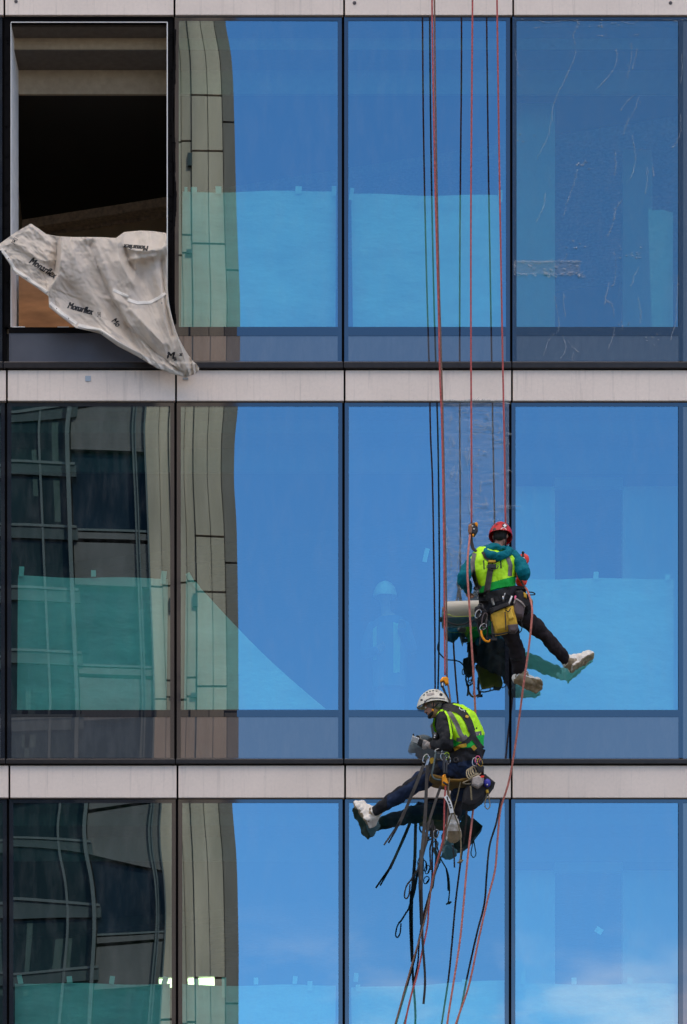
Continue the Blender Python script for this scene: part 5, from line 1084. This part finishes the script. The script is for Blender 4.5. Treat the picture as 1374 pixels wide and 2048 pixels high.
# ============================================================ ropes
M['rope_red'] = mat('red_rope', (.50, .085, .075), .7, 0, 45, .45, .002, 220); M['rope_pink'] = mat('faded_red_rope', (.55, .17, .13), .7, 0, 40, .4, .002, 220); M['rope_brown'] = mat('brown_rope', (.20, .105, .07), .75, 0, 60, .5, .002, 220)
def rope(pts, m, label, r=.0098, group='access ropes hanging down the facade', knot=None, name='rope', cat='rope'):
    S = [P(*a) for a in spline(pts, 10)]; mb = MB(); mb.tube(S, r, 8); o = mb.build(name, m, None, smooth=True); tag(o, label, cat, group); return o
DR = .80
rope([(862, -260, DR), (864, 0, DR), (866, 150, DR), (871, 400, DR), (877, 620, DR), (880, 760, DR), (884, 860, DR), (888, 1100, DR), (889, 1240, DR), (890, 1350, .84)], M['rope_red'], 'red rope, leftmost of the four, running down to the amber rope grab')
rope([(868, -260, .40), (869, 0, .40), (871, 200, .40), (876, 480, .40), (882, 700, .40), (886, 850, .40), (891, 1100, .50), (893, 1230, .64), (894, 1354, .84)], M['rope_brown'], 'brown rope running close along the leftmost red rope')
rope([(896, 1369, .84), (900, 1395, .86), (901, 1412, .88)], M['rope_brown'], 'short brown rope end between the amber rope grab and the worker\'s neck')
rope([(945, -260, .84), (945, 0, .84), (942, 400, .84), (942, 700, .84), (943, 900, .84), (943, 1048, .84)], M['rope_red'], 'red rope from above down to the rope grab at the left shoulder')
rope([(940, 1070, .87), (936, 1110, 1.0), (935, 1150, 1.08), (938, 1200, 1.10), (942, 1270, 1.06), (947, 1350, .96), (951, 1430, .80), (954, 1500, .66), (950, 1580, .68), (944, 1640, .84), (935, 1720, .90), (927, 1810, .90), (920, 1880, .90), (908, 1960, .90), (894, 2050, .90), (870, 2230, .90)], M['rope_pink'], 'slack pinkish rope passing in front of the red helmeted worker\'s left arm', .0115)
rope([(992, -260, .68), (994, 0, .68), (999, 350, .68), (1005, 700, .68), (1009, 900, .68), (1011, 1044, .66), (1015, 1120, .55), (1030, 1160, .62)], M['rope_red'], 'red rope, rightmost of the four, going down behind the red helmet')
rope([(1040, 1158, .66), (1048, 1172, .86), (1056, 1184, 1.00), (1064, 1215, 1.12), (1063, 1245, 1.13), (1057, 1300, 1.10), (1047, 1370, 1.02), (1038, 1440, .90), (1026, 1520, .80), (1016, 1570, .76), (1001, 1620, .74), (995, 1680, .74), (990, 1740, .74), (975, 1800, .74), (957, 1880, .74), (938, 1970, .74), (911, 2050, .74), (870, 2180, .74)], M['rope_pink'], 'slack pinkish rope from the red helmeted worker\'s right hip curving down past his foot', .0115)
rope([(891, 1570, 1.04), (889, 1610, 1.02), (887, 1670, .98), (878, 1710, .94), (866, 1755, .90), (858, 1810, .88), (855, 1850, .86), (846, 1895, .86), (834, 1950, .86), (820, 2000, .86), (810, 2050, .86), (795, 2150, .86)], M['rope_red'], 'red rope tail falling from the orange descender', .0098)
rope([(895, 1568, 1.03), (896, 1620, 1.0), (888, 1680, .96), (872, 1735, .92), (860, 1790, .90), (848, 1845, .88), (834, 1895, .88), (815, 1960, .88), (790, 2050, .88), (755, 2170, .88)], M['rope_brown'], 'brown rope tail crossing the red tail below the white helmeted worker', .0098)
rope([(899, 1556, 1.02), (897, 1580, 1.03), (906, 1620, 1.0), (918, 1655, .92), (922, 1690, .9), (920, 1722, .9)], M['cord'], 'olive cord hanging past the worker\'s lower foot to a knot', .008, 'thin cords hanging below the white helmeted worker', cat='cord', name='cord')
rope([(921, 1563, .98), (914, 1596, .98), (905, 1625, .98), (893, 1660, .94), (888, 1690, .93)], M['cord'], 'olive cord running from the seat pad across the trouser leg', .007, 'thin cords hanging below the white helmeted worker', cat='cord', name='cord')
q = MB(); q.ball(P(921, 1723, .9), .022, .018, .018); q.tube([P(915, 1726, .9), P(926, 1720, .91)], .010, 6); o = q.build('knot', M['cord'], None, smooth=True); own(o, bpy.data.objects['cord']) if 'cord' in bpy.data.objects and False else tag(o, 'brown knot at the end of the olive cord', 'knot')
sl_ = MB(); sl_.tube([P(*a) for a in spline([(891, 1592, 1.06), (899, 1606, 1.06), (904, 1626, 1.04)], 6)], .022, 4, .12, (1, 0, .3)); SL = sl_.build('sling', M['white_'], None); tag(SL, 'white printed sling label below the orange descender', 'sling')
q = MB(); ts = bvh([SL])
for (x, y, h_) in ((895, 1597, 4), (898, 1604, 2.5), (900, 1610, 2), (902, 1615, 1.5)): lay_ribbon(q, ts, [(x - 1, y - h_), (x + 1, y + h_)], 3.0, .003, .002)
own(q.build('print', M['ink'], None), SL)

def strap(pts, wd, m, label, name='strap', group='webbing straps hanging below the white helmeted worker', cat='strap'):
    S = [P(*a) for a in spline(pts, 8)]; mb = MB(); k = len(S); rg = []
    for i, p in enumerate(S):
        t = (S[min(i+1, k-1)] - S[max(i-1, 0)]).normalized(); tw = .5 * math.sin(i * .13 + pts[0][0]); a = Vector((math.cos(tw), math.sin(tw), 0)); a = (a - t*a.dot(t)).normalized(); b = t.cross(a)
        rg.append([p + a*wd + b*.003, p - a*wd + b*.003, p - a*wd - b*.003, p + a*wd - b*.003])
    mb.rings(rg); o = mb.build(name, m, None); tag(o, label, cat, group); return o
strap([(847, 1530, 1.04), (835, 1562, 1.0), (821, 1596, .96), (808, 1626, .94), (797, 1650, .92)], .018, M['webgrey'], 'grey strap slanting down left from the thigh carabiner, widest part')
strap([(800, 1643, .93), (790, 1658, .92), (779, 1674, .92), (768, 1690, .92)], .010, M['web'], 'left thin tail of the slanting strap')
strap([(800, 1644, .92), (793, 1658, .92), (785, 1672, .91), (777, 1686, .91)], .009, M['web'], 'right thin tail of the slanting strap')
strap([(855, 1530, 1.04), (853, 1570, 1.0), (851, 1620, .96), (847, 1670, .92), (843, 1720, .90), (842, 1780, .88)], .019, M['webgrey'], 'grey strap hanging straight down from the thigh carabiner')
strap([(843, 1760, .885), (844, 1830, .88), (845, 1880, .88), (849, 1935, .88), (850, 1970, .88), (847, 2008, .88)], .013, M['web'], 'long black end of the straight strap, reaching the bottom window')
strap([(841, 1700, .88), (839, 1760, .88), (842, 1850, .86)], .012, M['web'], 'black strap close beside the straight grey one')
strap([(882, 1572, 1.02), (877, 1585, 1.0), (868, 1612, .96), (857, 1650, .92), (848, 1700, .90), (836, 1740, .88)], .015, M['webgrey'], 'brownish strap slanting from the orange descender down left')
strap([(836, 1738, .88), (828, 1750, .88), (822, 1760, .88), (815, 1768, .88)], .010, M['web'], 'short black strap holding the foot loop')
q = MB(); q.tube([P(*a) for a in spline([(818, 1764, .88), (812, 1775, .88), (809, 1792, .88), (813, 1797, .88), (818, 1788, .88), (820, 1768, .88)], 6)], .009, 5, .6); o = q.build('foot_loop', M['web'], None, smooth=True); tag(o, 'narrow black foot loop at the end of the slanting strap', 'foot loop')
strap([(866, 1640, .86), (864, 1680, .86), (860, 1700, .84), (862, 1740, .84)], .010, M['web'], 'black gear strap in the tangle under the seat')
rope([(905, 1690, .5), (908, 1712, .5), (909, 1735, .5)], M['web'], 'black cord end dangling under the lower foot', .009, 'thin cords hanging below the white helmeted worker', cat='cord', name='cord')
G2 = 'dark clips in the tangle under the seat'
for (x, y, a, mm, lab, L_) in ((858, 1652, .3, M['dkmetal'], 'dark carabiner in the tangle of straps, nearest the seat', .12), (866, 1660, -.2, M['dkmetal'], 'dark oval link in the middle of the strap tangle', .13), (872, 1668, .2, M['steel'], 'steel link at the right of the strap tangle', .10), (870, 1690, .4, M['dkmetal'], 'dark carabiner hanging lowest in the tangle', .09), (855, 1676, 1.2, M['dkmetal'], 'dark ring lying crosswise in the strap tangle', .10)):
    carabiner(P(x, y, .75), a, L_, .06, mm, label=lab, group=G2)
cl = MB(); cl.tube([P(*a) for a in spline([(975, 1584, 1.0), (971, 1600, 1.0), (970, 1612, 1.0), (975, 1618, 1.0), (980, 1612, 1.0), (978, 1598, 1.0), (976, 1584, 1.0)], 6)], .006, 6); o = cl.build('cord_loop', M['cord'], None, smooth=True); tag(o, 'thin brown cord loop hanging from the black gear bag', 'cord')
q = MB(); q.tube([P(974, 1580, 1.01), P(975, 1586, 1.01)], .016, 8); own(q.build('yellow_clip', M['yellow'], None), o)
q = MB(); q.tube([P(*a) for a in spline([(941, 1572, 1.06), (942, 1585, 1.06), (943, 1600, 1.05)], 5)], .010, 5, .5); o = q.build('pull_tab', M['cord'], None); tag(o, 'olive pull cord hanging on the front of the black gear bag', 'cord')
q = MB(); q.tube([P(*a) for a in spline([(953, 1375, .6), (957, 1384, .6), (955, 1396, .6)], 5)], .005, 5)
q.tube([P(*a) for a in spline([(962, 1378, .6), (961, 1388, .6), (955, 1396, .6)], 5)], .005, 5); o = q.build('cord_loop', M['web'], None); tag(o, 'tiny black cord loop below the red helmeted worker\'s mirror image', 'cord')

# ============================================================ person standing inside the middle room, dim behind the glass
def build_inside():
    f, s, u = frame((-.10, -.97, -.18)); D = -.32
    hc = P(770, 1192, D); b = MB(); rings = [(P(779, 1440, D), .15, .11), (P(779, 1400, D), .165, .12), (P(779, 1340, D), .16, .11), (P(778, 1290, D), .20, .125), (P(777, 1255, D), .215, .12), (P(775, 1236, D), .13, .09), (P(773, 1226, D), .06, .06)]
    torso(b, rings, Vector((1, 0, 0)), Vector((0, -1, 0)), -.01); head(b, hc, f, s, u, 1.05); limb(b, [P(773, 1232, D), P(771, 1214, D), hc], [.058, .055, .055])
    arms = [(P(745, 1254, D), P(730, 1305, D + .05), P(752, 1300, D + .18)), (P(810, 1254, D), P(824, 1300, D + .05), P(802, 1262, D + .18))]
    for A_, B_, C_ in arms: limb(b, [A_, B_, C_], [.055, .042, .030]); hand(b, C_, Vector((0, -.3, 1)) if C_.z > arms[0][2].z else Vector((.8, -.3, .4)), Vector((0, -1, 0)))
    zl = FZ(1600) - .3
    for x in (766, 792): p = P(x, 1440, D); limb(b, [p, Vector((p.x, p.y, p.z - .42)), Vector((p.x, p.y + .02, zl + .55))], [.09, .06, .045])
    root = fuse(b, 'person', M['skin'], None, .011, 3); tag(root, 'person in white helmet standing inside, dim behind the middle storey glass', 'person')
    jm = MB(); torso(jm, rings[:6], Vector((1,0,0)), Vector((0,-1,0)), .006)
    for A_, B_, C_ in arms: limb(jm, [A_, B_, C_], [.07, .06, .045])
    own(fuse(jm, 'jumper', mat('blue_jumper', (.08, .12, .22), .85), None, .012, 3, .008, 8), root)
    v = MB(); torso(v, [(P(779, 1380, D), .185, .14), (P(779, 1340, D), .18, .13), (P(778, 1290, D), .215, .14), (P(777, 1262, D), .2, .13), (P(776, 1248, D), .12, .10)], Vector((1,0,0)), Vector((0,-1,0)), .014)
    vs = own(fuse(v, 'vest', [mat('dull_vest_front', (.10, .16, .20), .8), mat('pale_green_band', (.40, .62, .36), .7)], None, .008, 2), root)
    face_split(vs, lambda p, n: (lambda x, y: ((746 < x < 753 and 1250 < y < 1320) or (787 < x < 800 and 1230 < y < 1345) or (800 < x < 830 and 1262 < y < 1272)))(*pxof(p)))
    hl = helmet(hc + u*.032, f, s, u, M['white_shell'], None, .150, .132, .135); own(hl, root)
    t = MB(); 
    for x in (766, 792): p = P(x, 1430, D); limb(t, [p, Vector((p.x, p.y, p.z - .42)), Vector((p.x, p.y + .02, zl + .6))], [.11, .085, .07])
    own(fuse(t, 'trousers', M['navy'], None, .012, 2), root)
build_inside()
